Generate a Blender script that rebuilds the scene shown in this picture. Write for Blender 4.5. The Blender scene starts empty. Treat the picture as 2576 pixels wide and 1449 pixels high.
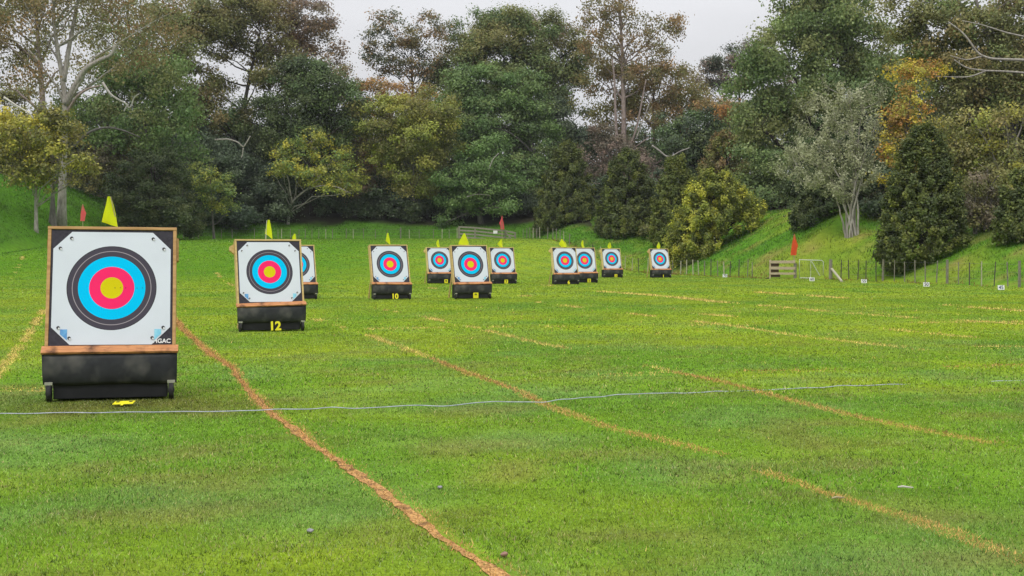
import bpy, bmesh, math, random
import numpy as np
from mathutils import Vector, Matrix, Euler
random.seed(7)
RNG = np.random.default_rng(11)
SC = bpy.context.scene
COL = SC.collection
R = math.radians

# ------------------------------------------------------------------ camera model
K = 1.25
F, CX, CY, HOR, CAMH = 2712.6 * K, 1288.0, 724.5, 637.0, 1.58      # measured on a 2576 px wide view of the photo
PITCH = math.atan((CY - HOR) / F)
SP, CP = math.sin(PITCH), math.cos(PITCH)

def ray(px, py):
    x = (px - CX) / F; y = (CY - py) / F
    return np.array([x, CP + y * SP, -SP + y * CP])
def at(px, py, Y):
    d = ray(px, py)
    return np.array([0, 0, CAMH]) + d * (Y / d[1])
def gp(px, py, z=0.0):
    d = ray(px, py)
    return np.array([0, 0, CAMH]) + d * ((z - CAMH) / d[2])
def xat(px, Y):
    return (px - CX) / F * Y

# ------------------------------------------------------------------ small numeric helpers
def sstep(t):
    t = np.clip(t, 0, 1); return t * t * (3 - 2 * t)
def vnoise(x, y, seed=0):
    x = np.asarray(x, float); y = np.asarray(y, float)
    xi = np.floor(x).astype(np.int64); yi = np.floor(y).astype(np.int64)
    fx = x - xi; fy = y - yi
    fx = fx * fx * (3 - 2 * fx); fy = fy * fy * (3 - 2 * fy)
    def h(a, b):
        n = (a * 374761393 + b * 668265263 + seed * 974634777) & 0xFFFFFFFF
        n = ((n ^ (n >> 13)) * 1274126177) & 0xFFFFFFFF
        return ((n ^ (n >> 16)) & 0xFFFF) / 65535.0
    return (h(xi, yi) * (1 - fx) + h(xi + 1, yi) * fx) * (1 - fy) + (h(xi, yi + 1) * (1 - fx) + h(xi + 1, yi + 1) * fx) * fy
def fbm(x, y, seed=0, o=3):
    s = 0; a = 0.5; t = 0
    for i in range(o):
        s = s + a * vnoise(np.asarray(x) * 2 ** i, np.asarray(y) * 2 ** i, seed + i * 17); t += a; a *= .5
    return s / t

# ------------------------------------------------------------------ terrain (the field's outline is drawn in plan, then stretched K in depth)
BOUND = np.array([(27, 20), (24, 40), (22.9, 50), (21.7, 56), (20.3, 61), (19.3, 65), (17.6, 66.4), (15.8, 66.9), (14.2, 73), (12.6, 80), (10.8, 88), (5.2, 103), (0.9, 115), (-6, 116.5), (-20, 115.5),
                  (-35.5, 115), (-38.5, 97), (-39.5, 80), (-42, 60), (-50, 20)], float)
BK = np.array([.36, .36, .38, .40, .43, .46, .5, .54, .55, .55, .5, .4, .38, .38, .38, .5, .72, .75, .72, .7])
WEST0 = 12                                                       # first corner of the far side
POLY = np.vstack([BOUND, [(-50, -30), (27, -30)]])
BREAL = BOUND * np.array([1, K])
def bank_dist(X, Y):
    X = np.asarray(X, float); Y = np.asarray(Y, float) / K
    best = np.full(X.shape, 1e9); kk = np.zeros(X.shape)
    for i in range(len(BOUND) - 1):
        a, b = BOUND[i], BOUND[i + 1]; ab = b - a
        t = np.clip(((X - a[0]) * ab[0] + (Y - a[1]) * ab[1]) / (ab @ ab), 0, 1)
        d = np.hypot(X - a[0] - t * ab[0], Y - a[1] - t * ab[1])
        m = d < best
        best = np.where(m, d, best); kk = np.where(m, BK[i] * (1 - t) + BK[i + 1] * t, kk)
    inside = np.zeros(X.shape, bool); n = len(POLY)
    for i in range(n):
        x1, y1 = POLY[i]; x2, y2 = POLY[(i + 1) % n]
        if y1 == y2: continue
        c = ((y1 > Y) != (y2 > Y)) & (X < (x2 - x1) * (Y - y1) / (y2 - y1) + x1)
        inside ^= c
    return np.where(inside, -best, best), kk
def terrain(X, Y):
    X = np.asarray(X, float); Y = np.asarray(Y, float)
    c = 6 + (Y / K - 71) * .32
    w = sstep((c - X) / 14)
    z = 3.1 * sstep((Y / K - 50) / 65.) * w
    d, k = bank_dist(X, Y)
    d = np.clip(d, 0, 70)
    up = np.where(d < 9, k * d, k * (9 + .45 * (d - 9)))
    up = np.where(d < 1.2, up * d / 1.2, up)
    bump = (fbm(X * .35, Y * .3, 5) - .5) * .5 * np.clip(d / 3, 0, 1) + (fbm(X * .12, Y * .12, 9) - .5) * 1.6 * np.clip(d / 12, 0, 1)
    flat = (fbm(X * .25, Y * .25, 3) - .5) * .05 * np.clip((Y - 20) / 20, 0, 1)
    return z + up + bump + flat
def tz(x, y):
    return float(terrain(np.array([x]), np.array([y]))[0])

# ------------------------------------------------------------------ materials
def mat(name):
    m = bpy.data.materials.new(name); m.use_nodes = True
    nt = m.node_tree; nt.nodes.clear()
    out = nt.nodes.new('ShaderNodeOutputMaterial')
    return m, nt, out
def N(nt, t, **kw):
    n = nt.nodes.new(t)
    for k, v in kw.items():
        if k in n.inputs.keys(): n.inputs[k].default_value = v
        else: setattr(n, k, v)
    return n
def c4(c): return (c[0], c[1], c[2], 1)
def noisy(name, c1, c2, scale=6, rough=.7, bump=.0, detail=4, stretch=(1, 1, 1), spec=.3, lo=.3, hi=.7, metal=0, coords='Object', c3=None, scale3=2):
    m, nt, out = mat(name)
    tc = N(nt, 'ShaderNodeTexCoord'); mp = N(nt, 'ShaderNodeMapping'); mp.inputs['Scale'].default_value = stretch
    nz = N(nt, 'ShaderNodeTexNoise'); nz.inputs['Scale'].default_value = scale; nz.inputs['Detail'].default_value = detail
    rp = N(nt, 'ShaderNodeValToRGB'); rp.color_ramp.elements[0].position = lo; rp.color_ramp.elements[1].position = hi
    rp.color_ramp.elements[0].color = c4(c1); rp.color_ramp.elements[1].color = c4(c2)
    b = N(nt, 'ShaderNodeBsdfPrincipled'); b.inputs['Roughness'].default_value = rough
    b.inputs['Specular IOR Level'].default_value = spec; b.inputs['Metallic'].default_value = metal
    L = nt.links.new
    L(tc.outputs[coords], mp.inputs['Vector']); L(mp.outputs[0], nz.inputs['Vector']); L(nz.outputs['Fac'], rp.inputs['Fac'])
    col = rp.outputs['Color']
    if c3 is not None:
        n3 = N(nt, 'ShaderNodeTexNoise'); n3.inputs['Scale'].default_value = scale3; n3.inputs['Detail'].default_value = 3
        L(tc.outputs[coords], n3.inputs['Vector'])
        r3 = N(nt, 'ShaderNodeValToRGB'); r3.color_ramp.elements[0].position = .5; r3.color_ramp.elements[1].position = .72
        L(n3.outputs['Fac'], r3.inputs['Fac'])
        mx = N(nt, 'ShaderNodeMixRGB'); mx.inputs['Color2'].default_value = c4(c3)
        L(r3.outputs['Color'], mx.inputs['Fac']); L(col, mx.inputs['Color1']); col = mx.outputs['Color']
    L(col, b.inputs['Base Color'])
    if bump:
        bp = N(nt, 'ShaderNodeBump'); bp.inputs['Strength'].default_value = bump; bp.inputs['Distance'].default_value = .02
        L(nz.outputs['Fac'], bp.inputs['Height']); L(bp.outputs[0], b.inputs['Normal'])
    L(b.outputs[0], out.inputs['Surface'])
    return m

def leaf_material(name, trans=.3, gloss=.02):
    m, nt, out = mat(name)
    at_ = N(nt, 'ShaderNodeAttribute'); at_.attribute_name = 'col'
    ge = N(nt, 'ShaderNodeNewGeometry')
    hv = N(nt, 'ShaderNodeHueSaturation')
    mr = N(nt, 'ShaderNodeMapRange'); mr.inputs['To Min'].default_value = .7; mr.inputs['To Max'].default_value = 1.35
    d = N(nt, 'ShaderNodeBsdfDiffuse'); t = N(nt, 'ShaderNodeBsdfTranslucent'); mx = N(nt, 'ShaderNodeMixShader')
    mx.inputs['Fac'].default_value = trans
    L = nt.links.new
    L(ge.outputs['Random Per Island'], mr.inputs['Value']); L(mr.outputs[0], hv.inputs['Value'])
    L(at_.outputs['Color'], hv.inputs['Color'])
    L(hv.outputs[0], d.inputs['Color']); L(hv.outputs[0], t.inputs['Color'])
    L(d.outputs[0], mx.inputs[1]); L(t.outputs[0], mx.inputs[2])
    if gloss:
        g = N(nt, 'ShaderNodeBsdfGlossy'); g.inputs['Roughness'].default_value = .45
        m2 = N(nt, 'ShaderNodeMixShader'); m2.inputs['Fac'].default_value = gloss
        L(mx.outputs[0], m2.inputs[1]); L(g.outputs[0], m2.inputs[2]); L(m2.outputs[0], out.inputs['Surface'])
    else:
        L(mx.outputs[0], out.inputs['Surface'])
    return m
M_LEAF = leaf_material('leaf', .32, .02)
M_BLADE = leaf_material('grass_blade', .35, .02)

M = dict(
    timber_orange=noisy('timber_orange', (.37, .205, .085), (.54, .33, .15), 5, .75, .25, 5, (1, 6, 6), .2),
    timber_tan=noisy('timber_tan', (.46, .32, .13), (.64, .47, .22), 5, .75, .25, 5, (1, 6, 6), .2),
    timber_yellow=noisy('timber_yellow', (.52, .40, .16), (.7, .56, .26), 5, .75, .25, 5, (1, 6, 6), .2),
    ledge_wood=noisy('ledge_wood', (.38, .155, .062), (.58, .27, .115), 4, .7, .3, 6, (1.5, 14, 14), .25, c3=(.10, .045, .025), scale3=7),
    foam=noisy('foam', (.034, .030, .042), (.052, .047, .062), 30, .9, .3, 3),
    rubber=noisy('rubber', (.015, .016, .021), (.034, .035, .042), 6, .62, .2, 5, spec=.35, c3=(.125, .118, .11), scale3=2.6),
    rubber_dark=noisy('rubber_dark', (.008, .008, .011), (.016, .016, .02), 6, .6, .2, 5, spec=.3),
    tyre=noisy('tyre', (.012, .012, .013), (.035, .034, .035), 20, .75, .2),
    bracket=noisy('bracket', (.3, .3, .24), (.42, .42, .34), 12, .5, .1),
    pin=noisy('pin', (.02, .02, .025), (.05, .05, .055), 20, .5, 0),
    washer=noisy('washer', (.6, .6, .62), (.72, .72, .75), 10, .4, 0),
    yellow=noisy('yellow_plastic', (.74, .66, .015), (.82, .75, .03), 8, .45, 0),
    black=noisy('black_paint', (.012, .012, .012), (.02, .02, .02), 8, .5, 0),
    white=noisy('white_paint', (.74, .74, .76), (.82, .82, .84), 8, .5, 0),
    blue_ink=noisy('blue_ink', (.09, .24, .55), (.14, .38, .68), 30, .6, 0),
    cyan_ink=noisy('cyan_ink', (.16, .5, .72), (.3, .62, .78), 30, .6, 0),
    number_blue=noisy('number_ink', (.03, .04, .12), (.05, .06, .17), 20, .6, 0),
    post_grey=noisy('post_grey', (.12, .11, .085), (.27, .25, .2), 8, .85, .4, 5, (4, 4, 1)),
    post_dark=noisy('post_dark', (.05, .045, .035), (.13, .115, .09), 8, .85, .4, 5, (4, 4, 1)),
    post_pale=noisy('post_pale', (.3, .28, .2), (.48, .45, .34), 8, .85, .4, 5, (4, 4, 1)),
    rail_wood=noisy('rail_wood', (.34, .26, .18), (.58, .47, .36), 5, .85, .3, 5, (1, 8, 8)),
    rail_dark=noisy('rail_dark', (.05, .03, .02), (.11, .07, .045), 5, .85, .3, 5, (1, 8, 8)),
    rail_grey=noisy('rail_grey', (.17, .155, .125), (.31, .28, .235), 5, .85, .3, 5, (1, 8, 8)),
    wire=noisy('wire', (.16, .16, .15), (.26, .26, .25), 8, .5, 0, metal=.5),
    galv=noisy('galvanised', (.5, .52, .5), (.66, .68, .64), 10, .45, 0, metal=.3),
    rope=noisy('rope', (.27, .29, .38), (.50, .52, .60), 14, .6, .1),
    stick=noisy('pole_wood', (.3, .24, .14), (.45, .38, .24), 8, .7, 0),
    pole_white=noisy('pole_white', (.55, .55, .5), (.7, .7, .64), 8, .5, 0),
    dirt=noisy('scorched_turf', (.25, .125, .048), (.62, .36, .135), 55, .95, .5, 5, spec=.1, lo=.38, hi=.62, c3=(.085, .045, .027), scale3=8),
    straw_line=noisy('yellowed_turf', (.44, .36, .07), (.66, .50, .13), 14, .95, .3, 4, spec=.1),
    stone=noisy('stone', (.2, .19, .2), (.36, .34, .37), 30, .8, .3),
    stone_red=noisy('stone_red', (.22, .12, .1), (.36, .2, .16), 30, .8, .3),
    bark_pale=noisy('bark_pale', (.20, .18, .155), (.42, .39, .35), 2.2, .85, .3, 5, (3, 3, 1)),
    bark_pink=noisy('bark_pink', (.19, .145, .125), (.36, .29, .26), 2.2, .85, .3, 5, (3, 3, 1)),
    bark_grey=noisy('bark_grey', (.085, .078, .07), (.19, .175, .155), 2.2, .9, .4, 5, (3, 3, 1)),
    bark_dark=noisy('bark_dark', (.022, .018, .015), (.06, .05, .042), 2.2, .9, .4, 5, (3, 3, 1)),
    bark_dead=noisy('bark_dead', (.42, .39, .34), (.62, .59, .54), 2.2, .8, .3, 5, (3, 3, 1)),
)
def cloth_material(name, c, trans=.45):
    m, nt, out = mat(name)
    d = N(nt, 'ShaderNodeBsdfDiffuse'); t = N(nt, 'ShaderNodeBsdfTranslucent'); mx = N(nt, 'ShaderNodeMixShader')
    tc = N(nt, 'ShaderNodeTexCoord'); nz = N(nt, 'ShaderNodeTexNoise'); nz.inputs['Scale'].default_value = 9
    rp = N(nt, 'ShaderNodeValToRGB'); rp.color_ramp.elements[0].color = c4([x * .88 for x in c]); rp.color_ramp.elements[1].color = c4(c)
    L = nt.links.new
    L(tc.outputs['Object'], nz.inputs['Vector']); L(nz.outputs['Fac'], rp.inputs['Fac'])
    L(rp.outputs[0], d.inputs['Color']); L(rp.outputs[0], t.inputs['Color'])
    mx.inputs['Fac'].default_value = trans
    L(d.outputs[0], mx.inputs[1]); L(t.outputs[0], mx.inputs[2]); L(mx.outputs[0], out.inputs['Surface'])
    return m
M['flag_yellow'] = cloth_material('flag_yellow', (.78, .86, .03))
M['flag_red'] = cloth_material('flag_red', (.92, .15, .16))
M['flag_orange'] = cloth_material('flag_orange', (.9, .13, .05))

def face_material():
    m, nt, out = mat('target_paper')
    tc = N(nt, 'ShaderNodeTexCoord'); mp = N(nt, 'ShaderNodeMapping'); mp.inputs['Scale'].default_value = (1, 0, 1)
    ln = N(nt, 'ShaderNodeVectorMath', operation='LENGTH')
    mr = N(nt, 'ShaderNodeMath', operation='MULTIPLY'); mr.inputs[1].default_value = 1 / .7
    rp = N(nt, 'ShaderNodeValToRGB'); cr = rp.color_ramp; cr.interpolation = 'CONSTANT'
    s = .061
    blk = (.070, .062, .084); wht = (.64, .675, .76)
    stops = [(0, (.64, .55, .008)), (2 * s, (.90, .028, .15)), (4 * s, (.0, .52, .90)), (6 * s, blk), (7 * s - .0035, (.34, .30, .34)), (7 * s + .0035, blk), (8 * s - .006, (.012, .012, .018)), (8 * s, wht)]
    cr.elements[0].position = 0; cr.elements[0].color = c4(stops[0][1])
    cr.elements[1].position = stops[1][0] / .7; cr.elements[1].color = c4(stops[1][1])
    for p, c in stops[2:]:
        e = cr.elements.new(p / .7); e.color = c4(c)
    nz = N(nt, 'ShaderNodeTexNoise'); nz.inputs['Scale'].default_value = 2.3; nz.inputs['Detail'].default_value = 3
    vr = N(nt, 'ShaderNodeMapRange'); vr.inputs['To Min'].default_value = .9; vr.inputs['To Max'].default_value = 1.06
    hv = N(nt, 'ShaderNodeHueSaturation')
    bp = N(nt, 'ShaderNodeBump'); bp.inputs['Strength'].default_value = .35; bp.inputs['Distance'].default_value = .02
    b = N(nt, 'ShaderNodeBsdfPrincipled'); b.inputs['Roughness'].default_value = .8; b.inputs['Specular IOR Level'].default_value = .06
    L = nt.links.new
    L(tc.outputs['Object'], mp.inputs[0]); L(mp.outputs[0], ln.inputs[0]); L(ln.outputs['Value'], mr.inputs[0]); L(mr.outputs[0], rp.inputs['Fac'])
    L(tc.outputs['Object'], nz.inputs['Vector']); L(nz.outputs['Fac'], vr.inputs['Value']); L(vr.outputs[0], hv.inputs['Value'])
    L(rp.outputs[0], hv.inputs['Color']); L(hv.outputs[0], b.inputs['Base Color']); L(nz.outputs['Fac'], bp.inputs['Height']); L(bp.outputs[0], b.inputs['Normal'])
    L(b.outputs[0], out.inputs['Surface'])
    return m
M['face'] = face_material()

# ------------------------------------------------------------------ object helpers
def tag(o, label=None, cat=None, group=None, kind=None):
    if label: o['label'] = label
    if cat: o['category'] = cat
    if group: o['group'] = group
    if kind: o['kind'] = kind
    return o
def empty(name, loc, label, cat, group=None, rz=0):
    o = bpy.data.objects.new(name, None); COL.objects.link(o)
    o.location = loc; o.rotation_euler = (0, 0, rz); o.empty_display_size = .2
    return tag(o, label, cat, group)
def link(name, me, m=None, parent=None):
    o = bpy.data.objects.new(name, me); COL.objects.link(o)
    if m is not None: me.materials.append(m)
    if parent is not None: o.parent = parent
    return o
def from_arrays(name, V, F_, k, col=None, smooth=False):
    """V (n,3), F_ (f,k) -> mesh, with an optional per-face colour"""
    me = bpy.data.meshes.new(name)
    V = np.ascontiguousarray(V, np.float32); F_ = np.ascontiguousarray(F_, np.int32)
    me.vertices.add(len(V)); me.vertices.foreach_set('co', V.ravel())
    me.loops.add(F_.size); me.loops.foreach_set('vertex_index', F_.ravel())
    me.polygons.add(len(F_)); me.polygons.foreach_set('loop_start', np.arange(0, F_.size, k, dtype=np.int32))
    if smooth: me.polygons.foreach_set('use_smooth', np.ones(len(F_), bool))
    if col is not None:
        a = me.attributes.new('col', 'FLOAT_COLOR', 'FACE')
        c = np.ones((len(F_), 4), np.float32); c[:, :3] = col
        a.data.foreach_set('color', c.ravel())
    me.update(calc_edges=True)
    return me

class MB:
    """collects shapes for ONE mesh"""
    def __init__(s): s.v = []; s.f = []
    def add(s, vs, fs):
        n = len(s.v); s.v += [tuple(map(float, v)) for v in vs]; s.f += [tuple(i + n for i in f) for f in fs]; return s
    def box(s, x0, x1, y0, y1, z0, z1, Mx=None, bev=0.0):
        bm = bmesh.new(); bmesh.ops.create_cube(bm, size=1)
        for v in bm.verts: v.co = Vector(((x0 + x1) / 2 + v.co.x * (x1 - x0), (y0 + y1) / 2 + v.co.y * (y1 - y0), (z0 + z1) / 2 + v.co.z * (z1 - z0)))
        if bev: bmesh.ops.bevel(bm, geom=list(bm.edges), offset=bev, segments=2, affect='EDGES', profile=.5)
        return s.bm(bm, Mx)
    def bm(s, bm, Mx=None):
        bm.verts.index_update()
        vs = [(Mx @ v.co if Mx else v.co.copy()) for v in bm.verts]
        fs = [[v.index for v in f.verts] for f in bm.faces]
        bm.free(); return s.add(vs, fs)
    def tube(s, pts, rad, sides=6, cap=True):
        pts = [Vector(p) for p in pts]; n = len(pts)
        if not hasattr(rad, '__len__'): rad = [rad] * n
        base = len(s.v); ref = None
        for i in range(n):
            t = (pts[min(i + 1, n - 1)] - pts[max(i - 1, 0)])
            t = t.normalized() if t.length > 1e-9 else Vector((0, 0, 1))
            if ref is None: ref = t.orthogonal().normalized()
            ref = (ref - t * ref.dot(t)); ref = ref.normalized() if ref.length > 1e-6 else t.orthogonal().normalized()
            w = t.cross(ref)
            for k in range(sides):
                a = 2 * math.pi * k / sides
                p = pts[i] + (ref * math.cos(a) + w * math.sin(a)) * rad[i]
                s.v.append((p.x, p.y, p.z))
        for i in range(n - 1):
            for k in range(sides):
                k2 = (k + 1) % sides
                s.f.append((base + i * sides + k, base + i * sides + k2, base + (i + 1) * sides + k2, base + (i + 1) * sides + k))
        if cap:
            s.f.append(tuple(base + k for k in reversed(range(sides)))); s.f.append(tuple(base + (n - 1) * sides + k for k in range(sides)))
        return s
    def prism(s, poly, y0, y1):
        """poly in x,z extruded in y"""
        n = len(poly)
        vs = [(x, y0, z) for x, z in poly] + [(x, y1, z) for x, z in poly]
        fs = [tuple(range(n)), tuple(range(2 * n - 1, n - 1, -1))]
        fs += [(i, i + n, (i + 1) % n + n, (i + 1) % n) for i in range(n)]
        return s.add(vs, fs)
    def build(s, name, m, parent=None, smooth=False):
        me = bpy.data.meshes.new(name); me.from_pydata(s.v, [], s.f); me.update()
        bm = bmesh.new(); bm.from_mesh(me); bmesh.ops.recalc_face_normals(bm, faces=bm.faces); bm.to_mesh(me); bm.free()
        if smooth: me.polygons.foreach_set('use_smooth', np.ones(len(me.polygons), bool))
        return link(name, me, m, parent)

def text_mesh(body, height, depth=.004, bold=.0):
    cu = bpy.data.curves.new('txt', 'FONT'); cu.body = body; cu.size = height / .7; cu.extrude = depth / 2; cu.offset = bold; cu.align_x = 'CENTER'
    o = bpy.data.objects.new('txt', cu); COL.objects.link(o)
    dg = bpy.context.evaluated_depsgraph_get()
    me = bpy.data.meshes.new_from_object(o.evaluated_get(dg))
    bpy.data.objects.remove(o); bpy.data.curves.remove(cu)
    me.materials.clear()
    return me                         # lies in local XY, facing +Z

# ------------------------------------------------------------------ lawn colours (natural turf tones, some painted shade, the same for soil sheet and blades)
def lawn_color(X, Y):
    X = np.asarray(X, float); Y = np.asarray(Y, float)
    g = np.array([.138, .262, .024]); yg = np.array([.240, .325, .024]); bl = np.array([.155, .268, .066]); br = np.array([.225, .205, .060]); lush = np.array([.080, .205, .014])
    n1 = fbm(X * .55, Y * .42, 21); n2 = fbm(X * 1.6, Y * 1.6, 33); n3 = fbm(X * .9 + 7, Y * .8, 47); n4 = fbm(X * .07, Y * .05, 51)
    far = sstep((Y - 11) / 20.)
    w_y = np.clip((n1 - .42) * 2.4 + far * .62, 0, 1)[:, None]
    c = g * (1 - w_y) + yg * w_y
    w_b = (np.clip((n3 - .5) * 3.2, 0, .75) * (1 - .55 * far))[:, None]
    c = c * (1 - w_b) + bl * w_b
    w_r = (np.clip((n2 - .56) * 3, 0, .55) * (1 - .6 * far))[:, None]
    c = c * (1 - w_r) + br * w_r
    w_l = (sstep((Y - 52) / 38.) * sstep((4 - X) / 20.) * (.55 + .45 * n4))[:, None]
    c = c * (1 - w_l) + lush * w_l
    # worn brownish ground at the nearest target, darkened with painted shade
    w_t = (np.exp(-(((X + 4.1) / 1.5) ** 2 + ((Y - 13.9) / .95) ** 2) ** 1.5) * (.55 + .5 * n1))[:, None]
    c = c * (1 - w_t) + np.array([.125, .118, .030]) * w_t
    return c
def bank_color(X, Y):
    n1 = fbm(X * .3, Y * .3, 61); n2 = fbm(X * .8, Y * .8, 71)
    g = np.array([.085, .205, .019]); y = np.array([.215, .275, .030]); b = np.array([.29, .22, .075]); dk = np.array([.055, .135, .016])
    right = sstep((X - 3) / 8.)
    w = np.clip((n1 - .42) * 2.2, 0, 1)[:, None] * right[:, None]
    c = g * (1 - w) + y * w
    w = (np.clip((n2 - .58) * 3.5, 0, .7) * (.25 + .75 * right))[:, None]
    c = c * (1 - w) + b * w
    w = ((1 - right) * np.clip((n2 - .3) * 1.6, 0, .8))[:, None]
    return c * (1 - w) + dk * w
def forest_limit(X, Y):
    """how far up the bank the grass reaches before leaf litter, darkened as shade, takes over"""
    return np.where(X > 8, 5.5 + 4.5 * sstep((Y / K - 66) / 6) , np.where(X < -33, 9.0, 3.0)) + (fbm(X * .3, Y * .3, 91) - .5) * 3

# ------------------------------------------------------------------ ground sheet
def arange_multi(*segs):
    out = []
    for a, b, s in segs: out += list(np.arange(a, b, s))
    return np.array(out)
xs = arange_multi((-900, -150, 75), (-150, -70, 8), (-70, -16, 1.1), (-16, 16, .5), (16, 60, 1.1), (60, 150, 9), (150, 901, 75))
ys = arange_multi((-300, -20, 40), (-20, 3, 2), (3, 24, .5), (24, 60, 1), (60, 128, 1), (128, 165, 1.2), (165, 240, 4), (240, 1300, 100))
GX, GY = np.meshgrid(xs, ys)
gx, gy = GX.ravel(), GY.ravel()
gz = terrain(gx, gy)
V = np.stack([gx, gy, gz], 1)
nx, ny = len(xs), len(ys)
ii = (np.arange(ny - 1)[:, None] * nx + np.arange(nx - 1)[None, :]).ravel()
Fq = np.stack([ii, ii + 1, ii + nx + 1, ii + nx], 1)
me = from_arrays('ground', V, Fq, 4, smooth=True)
d, _ = bank_dist(gx, gy)
lc = lawn_color(gx, gy); bc = bank_color(gx, gy)
wb = sstep((d + .4) / 1.0)[:, None]
gcol = lc * (1 - wb) + bc * wb
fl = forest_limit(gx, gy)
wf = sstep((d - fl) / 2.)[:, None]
gcol = gcol * (1 - wf) + np.array([.035, .034, .02]) * wf  # leaf litter, its dark tone also painting the shade under the trees
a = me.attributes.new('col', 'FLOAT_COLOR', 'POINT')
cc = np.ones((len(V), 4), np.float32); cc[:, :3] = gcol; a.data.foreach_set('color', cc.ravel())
def ground_material():
    m, nt, out = mat('turf')
    L = nt.links.new
    at_ = N(nt, 'ShaderNodeAttribute'); at_.attribute_name = 'col'
    tc = N(nt, 'ShaderNodeTexCoord')
    n1 = N(nt, 'ShaderNodeTexNoise'); n1.inputs['Scale'].default_value = 28; n1.inputs['Detail'].default_value = 6; n1.inputs['Roughness'].default_value = .7
    n2 = N(nt, 'ShaderNodeTexNoise'); n2.inputs['Scale'].default_value = 2.2; n2.inputs['Detail'].default_value = 5
    L(tc.outputs['Object'], n1.inputs['Vector']); L(tc.outputs['Object'], n2.inputs['Vector'])
    r1 = N(nt, 'ShaderNodeMapRange'); r1.inputs['From Min'].default_value = .3; r1.inputs['From Max'].default_value = .7; r1.inputs['To Min'].default_value = .6; r1.inputs['To Max'].default_value = 1.3
    r2 = N(nt, 'ShaderNodeMapRange'); r2.inputs['From Min'].default_value = .3; r2.inputs['From Max'].default_value = .7; r2.inputs['To Min'].default_value = .8; r2.inputs['To Max'].default_value = 1.2
    L(n1.outputs['Fac'], r1.inputs['Value']); L(n2.outputs['Fac'], r2.inputs['Value'])
    mu = N(nt, 'ShaderNodeMath', operation='MULTIPLY'); L(r1.outputs[0], mu.inputs[0]); L(r2.outputs[0], mu.inputs[1])
    hv = N(nt, 'ShaderNodeHueSaturation'); L(at_.outputs['Color'], hv.inputs['Color']); L(mu.outputs[0], hv.inputs['Value'])
    b = N(nt, 'ShaderNodeBsdfDiffuse'); L(hv.outputs[0], b.inputs['Color'])
    bp = N(nt, 'ShaderNodeBump'); bp.inputs['Strength'].default_value = .6; bp.inputs['Distance'].default_value = .03
    L(n1.outputs['Fac'], bp.inputs['Height']); L(bp.outputs[0], b.inputs['Normal'])
    L(b.outputs[0], out.inputs['Surface'])
    return m
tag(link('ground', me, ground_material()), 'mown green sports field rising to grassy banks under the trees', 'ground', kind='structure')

# ------------------------------------------------------------------ burnt lane lines
LINES = [  # (pixel path on the flat field, width m, strength, brown)
    ([(1275, 1475), (1250, 1449), (1180, 1405), (1110, 1358), (1060, 1318), (960, 1240), (850, 1160), (760, 1095), (680, 1037), (630, 985), (590, 930), (540, 897), (500, 865), (450, 818), (415, 770)], .10, 1.0, 1),
    ([(-20, 960), (0, 935), (40, 885), (75, 835), (110, 782)], .11, .8, 0),
    ([(2640, 1445), (2576, 1420), (2450, 1368), (2300, 1312), (2150, 1267), (2060, 1240), (1920, 1190), (1800, 1145), (1640, 1102), (1530, 1075), (1440, 1045), (1360, 1015), (1300, 985), (1180, 940), (1085, 903)], .095, .92, 1),
    ([(1085, 903), (1000, 872), (930, 845), (780, 800)], .12, .5, 0),
    ([(2490, 1115), (2300, 1080), (2150, 1050), (2000, 1012), (1900, 985), (1800, 960), (1690, 938)], .10, .9, 1),
    ([(1690, 938), (1550, 902), (1370, 868), (1200, 828), (1050, 795), (960, 780)], .13, .65, 0),
    ([(2517, 909), (2288, 878), (2098, 857), (1988, 844), (1853, 824), (1638, 796), (1503, 781), (1348, 761)], .16, .65, 0),
    ([(2570, 862), (2323, 839), (2228, 829), (1924, 806), (1700, 785)], .16, .55, 0),
    ([(2576, 818), (2300, 802), (2133, 789), (1983, 776), (1828, 763), (1710, 751), (1600, 741), (1510, 734)], .24, .8, 0),
    ([(2576, 785), (2388, 771), (2258, 761), (2058, 746), (1900, 736)], .24, .6, 0),
    ([(2576, 812), (2300, 814), (2000, 818), (1700, 822), (1288, 826), (1000, 829), (780, 832)], .13, .55, 0),
    ([(2566, 922), (2288, 931), (1988, 937), (1700, 940)], .05, .5, 1),
    ([(1664, 943), (1497, 949)], .08, .8, 0),
    ([(1000, 957), (600, 965), (445, 971)], .07, .55, 0),
    ([(112, 985), (60, 985), (-10, 984)], .10, .9, 0),
    ([(2590, 877), (2407, 877)], .10, .8, 0),
    ([(1350, 893), (1200, 897)], .10, .6, 0),
    ([(840, 830), (780, 805)], .10, .6, 0), ([(620, 735), (535, 700)], .14, .3, 0), ([(60, 690), (20, 715)], .14, .4, 0),
    ([(1330, 748), (1180, 735), (1080, 728)], .14, .3, 0), ([(1280, 690 + 22), (1390, 722)], .14, .25, 0),
]
RES = .03; MX0, MX1, MY0, MY1 = -18, 26, 3, 94
mask = np.zeros((int((MY1 - MY0) / RES), int((MX1 - MX0) / RES)), np.float32); mtype = np.zeros(mask.shape, np.uint8)
straw_pts = []
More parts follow.
